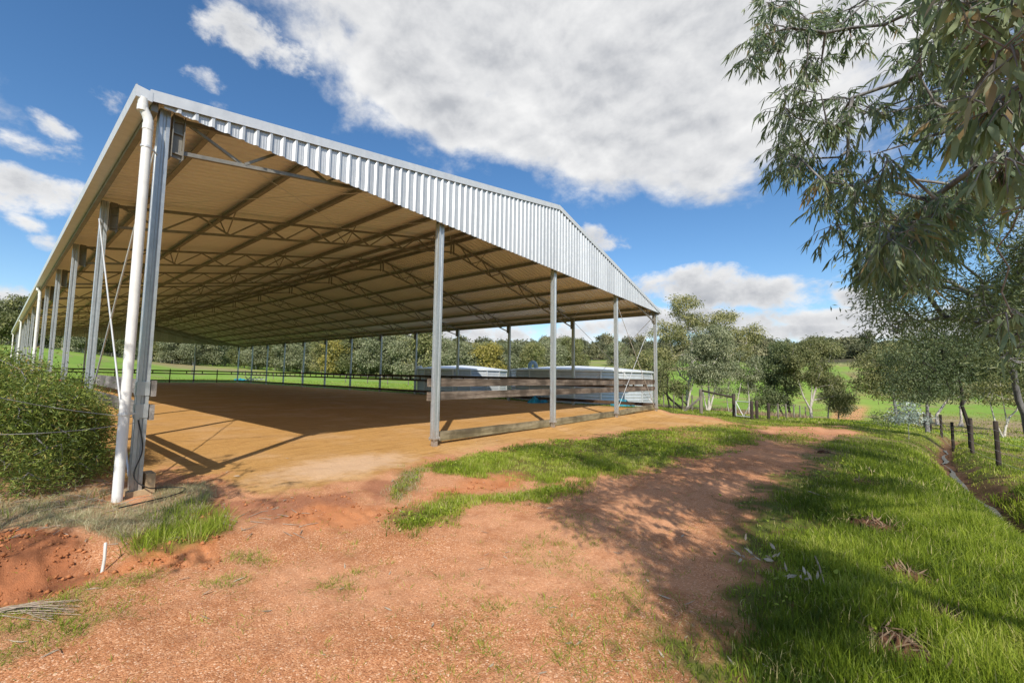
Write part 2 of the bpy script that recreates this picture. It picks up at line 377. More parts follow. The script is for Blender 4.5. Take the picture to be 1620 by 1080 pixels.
# ------------------------------------------------------------------ terrain
BAY, NB, WID = 4.447, 12, 20.0; LEN = BAY*NB
TR = [0, 6, 12, 25, 40, 60, 100, 140, 200, 300, 500, 900, 3000]
TA = [-180, -20, 0, 15, 30, 50, 62, 77, 90, 102, 125, 180]
TZ = [[0, 0, 0, 0, 0, .5, 2, 4, 6, 10, 16, 22, 26],
      [0, 0, 0, 0, .2, 1, 3.4, 6, 8, 11, 16, 22, 26],
      [0, 0, 0, 0, .2, .9, 3.2, 5.6, 8, 11, 16, 22, 26],
      [0, 0, 0, 0, 0, 0, 1.0, 2.6, 4.6, 8, 14, 22, 26],
      [0, 0, 0, 0, 0, 0, .5, 1.8, 3.8, 8, 15, 25, 28],
      [0, 0, 0, -.1, -.1, -.3, 0, 2, 5, 12, 24, 36, 38],
      [0, 0, 0, -.2, -.3, -.9, 1.2, 4.8, 8.8, 16, 27, 36, 36],
      [0, 0, 0, -.30, -1.0, -2.3, .2, 4.2, 8.8, 15.5, 25, 33, 33],
      [0, 0, -.08, -.42, -1.1, -2.3, .0, 3.8, 8.0, 13.5, 22, 29, 29],
      [0, -.12, -.52, -.98, -1.5, -2.0, -.6, 2.0, 6, 13, 25, 38, 40],
      [0, -.1, -.5, -1, -1.5, -2, -1, 1, 4, 9, 18, 30, 34],
      [0, 0, 0, 0, 0, .5, 2, 4, 6, 10, 16, 22, 26]]
TZ = np.array(TZ)
def table(az, r):
    az = np.clip(az, -179.99, 179.99); ri = np.interp(r, TR, np.arange(len(TR))); ai = np.interp(az, TA, np.arange(len(TA)))
    i = np.clip(ai.astype(int), 0, len(TA)-2); fa = ai-i; fa = fa*fa*(3-2*fa)
    j = np.clip(ri.astype(int), 0, len(TR)-2); fr = ri-j
    # Catmull-Rom along r so that slopes stay smooth
    def row(ii):
        jm, j2, j3 = np.maximum(j-1, 0), j+1, np.minimum(j+2, len(TR)-1)
        p0, p1, p2, p3 = TZ[ii, jm], TZ[ii, j], TZ[ii, j2], TZ[ii, j3]
        lin = p1+(p2-p1)*fr; cr = .5*(2*p1+(p2-p0)*fr+(2*p0-5*p1+4*p2-p3)*fr**2+(3*p1-p0-3*p2+p3)*fr**3)
        return .35*lin+.65*cr
    return row(i)*(1-fa)+row(i+1)*fa
DITCH = [(1.0, -8.6), (4.5, -8.45), (8, -8.55), (13, -8.75), (19, -9.2), (28, -10.6), (36, -13)]
def ditch_d(x, y): return seg(x, y, DITCH)
def height(x, y, fine=True):
    x = np.asarray(x, float); y = np.asarray(y, float)
    dx, dy = x-CAM[0], y-CAM[1]; r = np.hypot(dx, dy); az = np.degrees(np.arctan2(dx, dy))
    z = table(az, r)
    rd = np.hypot(np.maximum(np.maximum(-x, x-WID), 0), np.maximum(np.maximum(-y, y-LEN), 0))
    wB = 1-sstep(.3, 7.0, rd); z = z*(1-wB)
    # the ground drops gently outside the gable posts
    z = z-.15*sstep(2, 20, x)*sstep(.15, -.6, y)*sstep(-9, -3, y)
    far = sstep(50, 160, r); z = z+far*(fbm(x, y, .006, 4, 5)-.5)*6*sstep(90, 300, r)
    # ditch beside the drive
    dd = ditch_d(x, y)
    z = z-.42*np.exp(-(dd/.36)**2)*sstep(36, 26, x)*(.8+.4*fbm(x, y, .8, 2, 8)) + .07*np.exp(-((dd-.9)/.5)**2)
    # hollow scraped out by the left corner
    hx, hy = (x+1.15)/.62, (y+1.95)/.42
    z = z-.20*np.exp(-(hx*hx+hy*hy)**1.5) + .05*np.exp(-(((x+.75)/.9)**2+((y+1.15)/.35)**2))
    hx, hy = (x-.15)/.55, (y+1.45)/.35
    z = z-.10*np.exp(-(hx*hx+hy*hy))
    z = z+.05*np.exp(-(((x-.0)/.6)**2+((y+2.25)/.22)**2))
    if fine:
        nr = sstep(45, 12, r); ins = sstep(.0, .5, rd)
        z = z+nr*(.25+.75*ins)*((fbm(x, y, 1.1, 3, 1)-.5)*.07+(fbm(x, y, 6, 3, 2)-.5)*.022) + sstep(14, 5, r)*((fbm(x, y, 26, 3, 3)-.5)*.012)
        # wheel tracks worn into the drive
        for off in (-4.1, -5.45):
            c = off-.055*(x-3)*(x > 3)+.15*np.sin(x*.35); z = z-.035*np.exp(-((y-c)/.28)**2)*sstep(1, 4, x)*sstep(30, 22, x)
    return z
def hz1(x, y): return float(height(np.array([x]), np.array([y]))[0])

P2 = lambda L, z=0.0: [tuple(gp(u, v, z)[:2]) for u, v in L]
PG1 = P2([(655,738),(720,722),(800,708),(880,694),(960,684),(1040,673),(1120,665),(1160,660),(1120,652),(1075,642),(1100,637),(1180,643),(1290,649),(1340,652),(1300,658),(1240,661),(1185,670),(1205,688),(1150,708),(1060,735),(960,753),(850,766),(800,748),(740,754),(690,752)])
PG1b = P2([(622,845),(612,818),(650,795),(720,775),(770,787),(880,768),(935,757),(945,766),(860,787),(780,798),(745,808),(705,832),(655,842)])
PG1c = P2([(612,790),(640,745),(668,742),(655,775),(632,800)])
G2E = P2([(1130,1090),(1085,1000),(1130,925),(1165,860),(1205,795),(1262,738),(1300,700),(1322,680),(1372,664)])
PDIRT = [(-8, -12), (1.0, -9.0)] + G2E + [(26, -6.9), (30, -6.2), (25.5, -5.0), (21.5, -1.9), (20.7, 1.0), (20.7, 53.8), (-.5, 53.8), (-.5, .3), (-3, -.6), (-8, -1)]
PSAND = [(-.1, 53.6), (-.1, 0.1)] + P2([(250,735),(300,745),(400,778),(500,775),(600,752),(650,738),(690,722),(800,704),(880,692),(960,683),(1040,671),(1150,668),(1190,664),(1120,655)]) + [(20.8, 0.3), (20.6, 53.6)]
PTUFT = P2([(215,890),(196,862),(245,815),(315,790),(358,798),(368,835),(335,858),(270,882)])
PDRY = P2([(-60,835),(-60,790),(90,792),(230,802),(255,770),(330,762),(345,782),(300,812),(235,835),(190,858),(150,846),(60,832)])
PSP1 = P2([(-80,1080),(-80,955),(60,935),(220,905),(420,900),(330,965),(220,1020),(140,1070),(60,1095)])
PSP2 = P2([(335,912),(365,872),(430,866),(425,895),(370,915)])
PSP3 = P2([(640,1120),(690,960),(760,850),(900,800),(1010,850),(1110,900),(1230,800),(1280,730),(1330,760),(1250,900),(1150,1120)])
PSP4 = P2([(480,960),(510,905),(560,860),(600,880),(560,930)])
PRED = P2([(270,760),(400,785),(520,780),(640,745),(655,775),(600,800),(540,812),(400,835),(300,830)])
PORG = P2([(448,822),(500,795),(600,805),(690,790),(800,770),(880,745),(830,742),(720,760),(640,800),(560,835),(480,840)])
PHOL = P2([(-80,935),(-60,845),(60,832),(150,850),(165,900),(100,925)])
PBUSH = [(-.12, .1), (-.15, 12), (-3.4, 14), (-6.5, 8), (-5.5, 1), (-3, -.3), (-1.2, -.3), (-.6, .0)]
PCLOD = P2([(160,925),(200,905),(330,895),(340,865),(300,858),(200,880)])
def masks(x, y):
    """what covers the ground at each point"""
    dx, dy = x-CAM[0], y-CAM[1]; r = np.hypot(dx, dy); az = np.degrees(np.arctan2(dx, dy))
    e1 = (fbm(x, y, 1.6, 4, 21)-.5); e2 = (fbm(x, y, 7, 3, 22)-.5); e = e1*1.1+e2*.75
    sand = sstep(.22, -.22, sdf(x, y, PSAND)+e*.8)
    field = sstep(-.30, .28, sdf(x, y, PDIRT)+e*.9)
    field = field*(1-sstep(.15, -.3, np.maximum(np.abs(x-10)-10.4, np.abs(y-26.7)-27)))
    g1 = np.maximum(sstep(.22, -.40, sdf(x, y, PG1)+e*.75), .9*sstep(.14, -.26, sdf(x, y, PG1b)+e*.42))
    g1 = np.maximum(g1, .55*sstep(.07, -.09, sdf(x, y, PG1c)+e*.25))
    trk = sstep(10, 15, x)*sstep(.56, .66, fbm(x*.6, y, .9, 3, 44)+.03*sstep(14, 24, x))*(1-sand); g1 = np.maximum(g1, .6*trk)
    # thinning where tyres run and in worn patches
    worn = sstep(.60, .70, fbm(x, y, .55, 3, 31))*sstep(8, 14, x)*sstep(-1, -3, y)
    tuft = sstep(.08, -.08, sdf(x, y, PTUFT)+e*.15); dry = sstep(.10, -.10, sdf(x, y, PDRY)+e*.2)
    sp = np.maximum.reduce([.75*sstep(.1, -.15, sdf(x, y, PSP1)), .5*sstep(.05, -.08, sdf(x, y, PSP2)+e*.1), .20*sstep(.15, -.35, sdf(x, y, PSP3)), .45*sstep(.1, -.1, sdf(x, y, PSP4))])
    sp = sp*sstep(.36, .60, fbm(x, y, 3.2, 3, 33))
    dd = ditch_d(x, y); wet = sstep(.26, .12, dd)*sstep(36, 26, x)*sstep(-2, 2, x)
    bank = sstep(.16, .05, np.abs(dd-.36))*sstep(.58, .68, fbm(x, y, .9, 3, 35))
    under = sstep(.1, -.2, sdf(x, y, PBUSH)); field = field*(1-under)
    grass = np.maximum(field, g1)*(1-.55*worn)*(1-wet)*(1-.8*bank)
    dry0 = under*.6
    red = sstep(.2, -.2, sdf(x, y, PRED)+e*.5)*sstep(.35, .6, fbm(x, y, 2.2, 3, 36))
    orange = np.maximum(sstep(.12, -.12, sdf(x, y, PORG)+e*.3), sstep(.1, -.1, sdf(x, y, PCLOD)+e*.2))
    hol = sstep(.1, -.1, sdf(x, y, PHOL)+e*.2)
    wear = sstep(.62, .70, fbm(x, y, .35, 4, 37))*sstep(9, 14, r)*field*.5
    htrack = sstep(1.6, .8, np.abs(az-(91.1+.035*(r-55))))*sstep(36, 42, r)*sstep(82, 72, r)*sstep(.3, .5, fbm(x, y, .12, 2, 39)+.12)
    reed = sstep(41, 45, r)*sstep(60, 53, r)*sstep(66, 72, az)*sstep(89, 87, az)
    reed2 = sstep(36, 44, r)*sstep(75, 62, r)*sstep(94, 97, az)*sstep(118, 110, az)
    brown = np.maximum(np.maximum(reed, reed2*.9), sstep(.60, .74, fbm(x, y, .028, 3, 41))*sstep(80, 130, r)*.8)
    brown = np.maximum(brown, sstep(150, 185, r)*.55*sstep(55, 66, az)*sstep(.45, .6, fbm(x, y, .03, 3, 47)))
    forest = sstep(215, 250, r)
    return dict(sand=sand, grass=grass, tuft=tuft, dry=np.maximum(dry, dry0), sp=sp, wet=wet, bank=bank, red=red, orange=orange, hol=hol, worn=wear, htrack=htrack, brown=brown, reed=reed, forest=forest, field=field, g1=g1, r=r, az=az)

def ground_mesh():
    # rings around the viewpoint, finest close by; a square hole-free sheet out to 3 km
    rr = [0.0]; r = .55
    while r < 3000:
        rr.append(r); r *= 1.0135 if r < 12 else (1.017 if r < 90 else 1.05)
    rr = np.array(rr[1:]+[3000.])
    a1 = np.arange(-8, 108, .24); a2 = np.arange(108, 352, 3.0); az = np.radians(np.concatenate([a1, a2])); n = len(az)
    X = CAM[0]+rr[:, None]*np.sin(az)[None]; Y = CAM[1]+rr[:, None]*np.cos(az)[None]
    x = np.concatenate([[CAM[0]], X.ravel()]); y = np.concatenate([[CAM[1]], Y.ravel()])
    z = height(x, y); k = masks(x, y)
    z = z+k['orange']*(fbm(x, y, 16, 4, 61)-.5)*.06+k['hol']*((fbm(x, y, 9, 4, 62)-.5)*.12)+sstep(.09, -.09, sdf(x, y, PCLOD))*(fbm(x, y, 22, 3, 63)-.4)*.05
    i = np.arange(len(rr)-1)[:, None]*n; j = np.arange(n)[None]; j2 = (j+1) % n
    quads = np.stack([1+i+j, 1+i+j2, 1+i+n+j2, 1+i+n+j], -1).reshape(-1, 4)[:, ::-1]
    tris = np.stack([np.zeros(n, int), 1+np.arange(n), 1+(np.arange(n)+1) % n], -1)[:, ::-1]
    A = np.stack([k['sand'], np.maximum(k['grass'], .8*k['tuft']), np.maximum(k['wet'], k['bank']*.8), np.maximum(k['dry'], k['sp']*.5)], -1)
    B = np.stack([k['red'], k['orange'], np.maximum(k['brown'], k['worn']), k['htrack']], -1)
    Cc = np.stack([k['hol'], k['forest'], k['field'], np.ones_like(x)], -1)
    A4 = np.concatenate([A], -1)
    o = np_mesh('ground', np.stack([x, y, z], -1), [quads, tris], [ground_mat()], {'ma': A4, 'mb': B, 'mc': Cc}, smooth=True)
    tag(o, 'red gravel drive, sandy arena floor and green paddocks rising to a low hill', None, None, 'structure')
    return o
def ground_mat():
    mt, n, b = new_mat('ground_cover'); co = n.new('ShaderNodeTexCoord').outputs['Object']
    def at4(nm):
        a = n.new('ShaderNodeAttribute', attribute_name=nm); s = n.new('ShaderNodeSeparateColor'); n.l.new(a.outputs['Color'], s.inputs[0])
        return s.outputs[0], s.outputs[1], s.outputs[2], a.outputs['Alpha']
    sand, grass, wet, dry = at4('ma'); red, orange, brown, htrack = at4('mb'); hol, forest, field, _ = at4('mc')
    big = n.noise(co, .55, 5, .6); mid = n.noise(co, 3.2, 6, .65); fine = n.noise(co, 38, 5, .7); grit = n.noise(co, 140, 3, .7)
    vo = n.new('ShaderNodeTexVoronoi'); n.l.new(co, vo.inputs['Vector']); vo.inputs['Scale'].default_value = 125; vo.inputs['Randomness'].default_value = 1
    vcol = n.new('ShaderNodeSeparateColor'); n.l.new(vo.outputs['Color'], vcol.inputs[0]); stone = vcol.outputs[0]
    gv = n.ramp(stone, [(0, (.24, .092, .040)), (.3, (.44, .182, .082)), (.7, (.57, .275, .132)), (.92, (.69, .385, .215)), (1, (.82, .61, .43))])
    gv = n.mix(n.mr(fine, .35, .68, 0, .6), gv, (.42, .175, .070, 1))
    gv = n.mix(n.mr(big, .38, .62, 0, .5), gv, (.67, .35, .195, 1))
    gv = n.mix(n.mr(mid, .50, .68, 0, .5), gv, (.33, .125, .050, 1))
    gv = n.mix(n.mr(n.noise(co, 11, 5, .7), .56, .72, 0, .55), gv, (.28, .105, .045, 1))
    sd = n.ramp(fine, [(.3, (.42, .225, .070)), (.7, (.58, .335, .120))])
    sd = n.mix(n.mr(big, .46, .66, 0, .5), sd, (.60, .38, .20, 1))
    sd = n.mix(n.mr(mid, .5, .72, 0, .35), sd, (.30, .145, .045, 1))
    # combed drag marks on the arena surface
    dr = n.noise(scaled(n, co, (.35, 3.5, 1)), 2.4, 5, .7); sd = n.mix(n.mr(dr, .48, .66, 0, .5), sd, (.27, .135, .045, 1)); hoof = n.noise(co, 7, 4, .75); sd = n.mix(n.mr(hoof, .56, .70, 0, .45), sd, (.25, .12, .04, 1))
    # pale, dry apron by the opening
    sp = n.new('ShaderNodeSeparateXYZ'); n.l.new(co, sp.inputs[0])
    ax = n.math('DIVIDE', n.math('SUBTRACT', sp.outputs[0], 2.7), 1.6); ay = n.math('DIVIDE', n.math('SUBTRACT', sp.outputs[1], -.35), .85)
    ap = n.math('SQRT', n.math('ADD', n.math('MULTIPLY', ax, ax), n.math('MULTIPLY', ay, ay)))
    ap = n.mr(n.math('ADD', ap, n.math('MULTIPLY', n.math('SUBTRACT', mid, .5), 1.2)), 1.15, .35, 0, .8)
    sd = n.mix(ap, sd, (.64, .43, .27, 1))
    c = n.mix(sand, gv, sd)
    c = n.mix(n.math('MULTIPLY', red, .75), c, n.ramp(fine, [(.3, (.20, .075, .04)), (.7, (.40, .17, .095))]))
    c = n.mix(n.math('MULTIPLY', orange, .8), c, n.ramp(mid, [(.3, (.40, .135, .045)), (.7, (.62, .27, .12))]))
    c = n.mix(n.math('MULTIPLY', hol, .9), c, n.ramp(mid, [(.35, (.13, .045, .02)), (.62, (.36, .135, .058))]))  # red soil of the hollow, with its shadow painted in as dark brown
    gr = n.ramp(n.noise(co, 5, 6, .7), [(.32, (.17, .085, .038)), (.5, (.09, .11, .022)), (.72, (.16, .20, .035))])
    wide = n.noise(co, .045, 5, .6); wide2 = n.noise(scaled(n, co, (1, 3, 1)), .016, 4, .55)
    gfar = n.ramp(n.math('ADD', n.math('MULTIPLY', wide, .6), n.math('MULTIPLY', wide2, .5)), [(.36, (.125, .25, .032)), (.55, (.20, .345, .048)), (.72, (.30, .40, .075))])
    gfar = n.mix(n.mr(n.noise(co, 1.4, 5, .7), .35, .7, 0, .35), gfar, (.10, .17, .03, 1))
    cd_ = n.new('ShaderNodeVectorMath', operation='DISTANCE'); n.l.new(co, cd_.inputs[0]); cd_.inputs[1].default_value = (10, 0, 0)
    gcol = n.mix(n.mr(cd_.outputs[1], 14, 34), gr, gfar)
    c = n.mix(n.math('MULTIPLY', field, .8), c, n.ramp(mid, [(.3, (.085, .050, .028)), (.7, (.23, .14, .08))]))
    c = n.mix(n.math('MULTIPLY', grass, .92), c, gcol)
    c = n.mix(n.math('MULTIPLY', dry, .75), c, n.ramp(fine, [(.3, (.17, .12, .06)), (.7, (.42, .34, .20))]))
    c = n.mix(brown, c, n.ramp(n.noise(co, .8, 6, .7), [(.3, (.20, .13, .075)), (.7, (.38, .28, .18))]))
    c = n.mix(forest, c, (.075, .068, .038, 1))
    c = n.mix(n.math('MULTIPLY', htrack, .9), c, (.56, .28, .14, 1))
    c = n.mix(n.math('MULTIPLY', wet, .9), c, n.ramp(mid, [(.3, (.045, .028, .016)), (.7, (.16, .085, .05))]))
    n.put(b.inputs['Base Color'], c); b.inputs['Roughness'].default_value = .95; b.inputs['Specular IOR Level'].default_value = .12
    hgt = n.math('ADD', n.math('MULTIPLY', vo.outputs['Distance'], -.6), n.math('ADD', n.math('MULTIPLY', fine, .9), n.math('MULTIPLY', grit, .35)))
    hgt = n.math('ADD', hgt, n.math('MULTIPLY', mid, 1.2)); hgt = n.math('ADD', hgt, n.math('MULTIPLY', n.math('MULTIPLY', n.noise(co, 8, 4, .7), sand), 3.5))
    bump(n, b, hgt, .6, .010)
    return mt
ground = ground_mesh()
# ------------------------------------------------------------------ the open arena shed
SL = 0.193
def zr(x, z0=4.94): return z0 + SL*min(x, WID-x)
shed = empty('arena_shed', (0, 0, 0), label='long open-sided galvanised steel riding arena shed with ribbed gable sheeting and gutter', cat='shed')
def build_roof():
    pitch, rh = .1905, .028
    y0, y1 = -.16, LEN+.16
    ys = []; k = 0; y = y0
    while y < y1-.01:
        ys += [(y, 0), (y+.105, 0), (y+.125, rh), (y+.165, rh), (y+.185, 0)]; y += pitch
    ys.append((y1, 0))
    for side in (0, 1):
        xs = (-.30, 10.0) if side == 0 else (20.30, 10.0)
        mb = MB(); vs = []
        for yy, h in ys:
            for x in xs:
                vs.append((x, yy, zr(x)+h))
        n = len(ys); mb.add(vs, [(2*i, 2*i+1, 2*i+3, 2*i+2) if side else (2*i, 2*i+2, 2*i+3, 2*i+1) for i in range(n-1)])
        mb.build('roof_sheet', M_roof, shed)
build_roof()
def build_gable(yf, sgn):
    """vertical ribbed sheet closing the gable above eave level; ribs stand out on the side of sgn"""
    pitch, rh = .1905, .030; mb = MB(); x = -.05; pr = []
    while x < WID+.05:
        # pan with two low swages, then the rib
        pr += [(x, 0), (x+.045, 0), (x+.050, .0018), (x+.058, .0018), (x+.063, 0), (x+.082, 0), (x+.087, .0018), (x+.095, .0018), (x+.100, 0), (x+.112, 0), (x+.142, rh), (x+.176, rh), (x+.1885, 0)]; x += pitch
    pr = [p for p in pr if p[0] < WID+.05]
    vs = []
    for px, h in pr:
        zb = 4.80; zt = max(zr(px, 4.955), zb+.01); yy = yf+sgn*h
        vs += [(px, yy, zb), (px, yy, zt)]
    n = len(pr); mb.add(vs, [(2*i, 2*i+2, 2*i+3, 2*i+1) for i in range(n-1)])
    for i in range(0, 105):
        px = .02+.1905*i
        for off in (.10, .9):
            zz = zr(px)-off
            if zz > 4.86: mb.box(px+.071, px+.079, min(yf+sgn*.001, yf+sgn*.008), max(yf+sgn*.001, yf+sgn*.008), zz, zz+.010, 1)
    mb.build('gable_cladding', [M_clad, M_darkpipe], shed)
build_gable(-.17, -1); build_gable(LEN+.17, 1)
for yf, sgn in ((-.17, -1), (LEN+.17, 1)):
    for sd in (0, 1):
        a, b_ = (-.20, 10.0) if sd == 0 else (20.20, 10.0)
        mb = MB()
        ya, yb = yf+sgn*.034, yf+sgn*.040
        y0, y1 = min(ya, yb), max(ya, yb); za, zb = zr(a), zr(b_)
        mb.add([(a, y0, za-.10), (b_, y0, zb-.10), (b_, y0, zb+.045), (a, y0, za+.045), (a, y1, za-.10), (b_, y1, zb-.10), (b_, y1, zb+.045), (a, y1, za+.045)],
               [(0, 1, 2, 3), (7, 6, 5, 4), (0, 4, 5, 1), (1, 5, 6, 2), (2, 6, 7, 3), (3, 7, 4, 0)])
        ti, to = yf-sgn*.12, yf+sgn*.0335
        y0, y1 = min(ti, to), max(ti, to)
        mb.add([(a, y0, za+.033), (b_, y0, zb+.033), (b_, y1, zb+.033), (a, y1, za+.033), (a, y0, za+.044), (b_, y0, zb+.044), (b_, y1, zb+.044), (a, y1, za+.044)],
               [(3, 2, 1, 0), (4, 5, 6, 7), (0, 1, 5, 4), (1, 2, 6, 5), (2, 3, 7, 6), (3, 0, 4, 7)])
        mb.build('barge_capping', M_trim, shed)
mb = MB()
for s in (-1, 1):
    mb.add([(10, -.17, zr(10)+.055), (10, LEN+.17, zr(10)+.055), (10+s*.2, LEN+.17, zr(9.8)+.036), (10+s*.2, -.17, zr(9.8)+.036)], [(0, 1, 2, 3) if s < 0 else (3, 2, 1, 0)])
mb.build('ridge_capping', M_trim, shed)
# gutters: an open folded trough with end caps
for side in (0, 1):
    sx = (lambda x: x) if side == 0 else (lambda x: WID-x)
    mb = MB(); y0, y1 = -.215, LEN+.2
    prof = [(-.175, 4.915), (-.175, 4.79), (-.335, 4.79), (-.345, 4.93), (-.330, 4.945)]
    vs = [(sx(px), yy, pz) for yy in (y0, y1) for px, pz in prof]; n = len(prof)
    mb.add(vs, [(i, i+1, n+i+1, n+i) for i in range(n-1)])
    ins = [(px+(.004 if i > 1 else -.004 if i < 1 else -.004), pz+(.004 if i in (1, 2) else 0)) for i, (px, pz) in enumerate(prof)]
    vs = [(sx(px), yy, pz) for yy in (y0, y1) for px, pz in ins]; mb.add(vs, [(i, n+i, n+i+1, i+1) for i in range(n-1)])
    for yy in (y0, y1): mb.add([(sx(px), yy, pz) for px, pz in prof[:4]], [(0, 1, 2, 3)])
    mb.build('gutter', M_trim, shed)
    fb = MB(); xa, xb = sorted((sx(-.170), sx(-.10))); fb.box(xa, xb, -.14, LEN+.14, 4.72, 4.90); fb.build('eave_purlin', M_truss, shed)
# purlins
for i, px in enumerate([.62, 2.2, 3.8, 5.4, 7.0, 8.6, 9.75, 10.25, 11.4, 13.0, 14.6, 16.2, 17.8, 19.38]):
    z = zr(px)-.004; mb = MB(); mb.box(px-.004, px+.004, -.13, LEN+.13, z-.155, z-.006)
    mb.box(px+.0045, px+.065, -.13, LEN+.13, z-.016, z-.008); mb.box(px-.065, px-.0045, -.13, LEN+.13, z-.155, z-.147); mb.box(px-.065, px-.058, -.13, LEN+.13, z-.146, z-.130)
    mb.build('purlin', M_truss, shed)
# lattice frames, one per bay line
def lattice(y):
    mb = MB()
    zt, zb = 4.76, 4.33
    for s in (0, 1):
        X = (lambda x: x) if s == 0 else (lambda x: WID-x)
        T = lambda x: (X(x), y, zt+SL*x); B = lambda x: (X(x), y, zb+SL*x)
        for wd in (1, -1):
            pass
        mb.bar(T(.08), T(9.97), .058, .058); mb.bar(B(.18), B(9.97), .052, .052)
        k = .28; up = True
        while k < 9.3:
            nx = k+.66
            a, b_ = (T(k), B(nx)) if up else (B(k+.03), T(nx))
            a = (a[0], y+(.012 if up else -.012), a[2]-.02 if up else a[2]+.02); b_ = (b_[0], y+(.012 if up else -.012), b_[2]+.02 if up else b_[2]-.02)
            mb.bar(a, b_, .036, .036, up=(0, 1, 0)); up = not up; k = nx
        xa, xb = sorted((X(.082), X(.20)))
        for (xx0, xx1, yy0, yy1) in ((xa, xb, y-.004, y+.004),):
            mb.box(xx0, xx1, yy0, yy1, 4.28, 4.86)
        xa, xb = sorted((X(.205), X(.213))); mb.box(xa, xb, y-.07, y+.07, 4.26, 4.84)
        xa, xb = sorted((X(.078), X(.086))); mb.box(xa, xb, y-.07, y+.07, 4.26, 4.84)
        for zz in (4.33, 4.60, 4.78): xa, xb = sorted((X(.087), X(.204))); mb.box(xa, xb, y-.034, y-.012, zz, zz+.02)
    xx = 9.93
    for xx in (9.93, 10.07): mb.bar((xx, y, zb+SL*9.9-.06), (xx, y, zt+SL*9.9+.06), .05, .05, up=(0, 1, 0))
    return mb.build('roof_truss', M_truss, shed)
tr0 = None
for k in range(NB+1):
    if tr0 is None: tr0 = lattice(0.0)
    else:
        c = tr0.copy(); c.location = (0, k*BAY, 0); col.objects.link(c); c.parent = shed
# posts: folded channel columns with a groove down each face, a collar and a stub below it
def post(x, y, z0, z1, collar=True, wx=.148, wy=.125, mitre=0):
    mb = MB(); hx, hy = wx/2, wy/2; g = .016
    pr = [(-hx, -hy), (-.020, -hy), (-.011, -hy+g), (.011, -hy+g), (.020, -hy), (hx, -hy), (hx, -.017), (hx-g, -.009), (hx-g, .009), (hx, .017), (hx, hy), (.02, hy), (.011, hy-g), (-.011, hy-g), (-.02, hy), (-hx, hy), (-hx, .017), (-hx+g, .009), (-hx+g, -.009), (-hx, -.017)]
    zc = z0+.19 if collar else z0
    n = len(pr); vs = [(x+a, y+b, zc) for a, b in pr]+[(x+a, y+b, z1-(mitre*(hx+a) if mitre > 0 else -mitre*(hx-a))) for a, b in pr]
    mb.add(vs, [(i, (i+1) % n, n+(i+1) % n, n+i) for i in range(n)]+[tuple(range(n))[::-1], tuple(n+i for i in range(n))])
    p = mb.build('post', M_steel, shed)
    if collar:
        cb = MB(); cb.box(x-hx-.022, x+hx+.022, y-hy-.020, y+hy+.020, z0+.165, z0+.189)
        for sx_ in (-1, 1):
            for sy_ in (-1, 1): cb.tube([(x+sx_*(hx+.006), y+sy_*(hy+.004), z0+.135), (x+sx_*(hx+.006), y+sy_*(hy+.004), z0+.215)], .010, 6)
        cb.box(x-hx+.02, x+hx-.02, y-hy+.015, y+hy-.015, z0-.35, z0+.164)
        cb.build('base_plate', M_steel, p)
    return p
post(-.01, 0, -.05, 4.84, False, .115, .14)
gz = [hz1(5*k, -.1) for k in range(5)]
for k in (1, 2, 3): post(5*k, 0, gz[k]-.01, 4.80+.05, True)
post(20, 0, gz[4]-.01, 4.82, True)
for k in (1, 2, 3): post(5*k, LEN, -.05, 4.85, True)
for k in range(1, NB+1):
    post(0, k*BAY, -.03, 4.84, True, .115, .14); post(20, k*BAY, -.03, 4.84, True, .13, .14)
# mullion cleats between gable posts and truss
for k in (1, 2, 3):
    mb = MB(); zt = 4.76+SL*min(5*k, 20-5*k); mb.box(5*k-.05, 5*k+.05, .064, .070, 4.5, zt); mb.build('post_cleat', M_truss, shed)
# corner footing
mb = MB(); mb.box(-.10, .17, -.11, .14, -.35, .06); mb.box(.078, .17, -.10, .13, .0605, .24); mb.build('concrete_footing', M_concrete, shed)
# white stormwater pipes
def downpipe(y, ztop=4.79, x0=-.258, mat=M_pvc, side=0, r=.052):
    X = (lambda x: x) if side == 0 else (lambda x: WID-x)
    x1 = x0+.065; zb = hz1(X(x1), y)-.1
    pts = [(X(x0), y, ztop+.02), (X(x0), y, ztop-.06), (X(x0+.012), y, ztop-.11), (X(x0+.05), y, ztop-.185), (X(x1), y, ztop-.235), (X(x1+.002), y, ztop-.29), (X(x1+.004), y, 2.2), (X(x1), y, zb)]
    mb = MB(); mb.tube(pts, r, 20)
    for p, q in ((1, .05), (4, .05)):
        pass
    o = mb.build('downpipe', mat, shed)
    for z_ in (ztop-.285, ztop-.075):
        jb = MB(); jb.tube([(X(x1 if z_ < ztop-.2 else x0), y, z_), (X(x1 if z_ < ztop-.2 else x0), y, z_-.07)], r+.004, 20)
        jb.build('pipe_joint', mat, o)
    for z_ in (4.22, .98):
        cb = MB(); cb.tube([(X(x1), y, z_-.012), (X(x1), y, z_+.012)], r+.0065, 20); cb.bar((X(x1+.05), y, z_), (X(x1+.14), y+.12, z_), .012, .02)
        cb.build('pipe_clip', M_trim, o)
downpipe(-.175)
for k in (4, 8, 12): downpipe(k*BAY+.22 if k < 12 else k*BAY-.2)
for k in (4, 8): downpipe(k*BAY+.25, mat=M_steel, side=1)
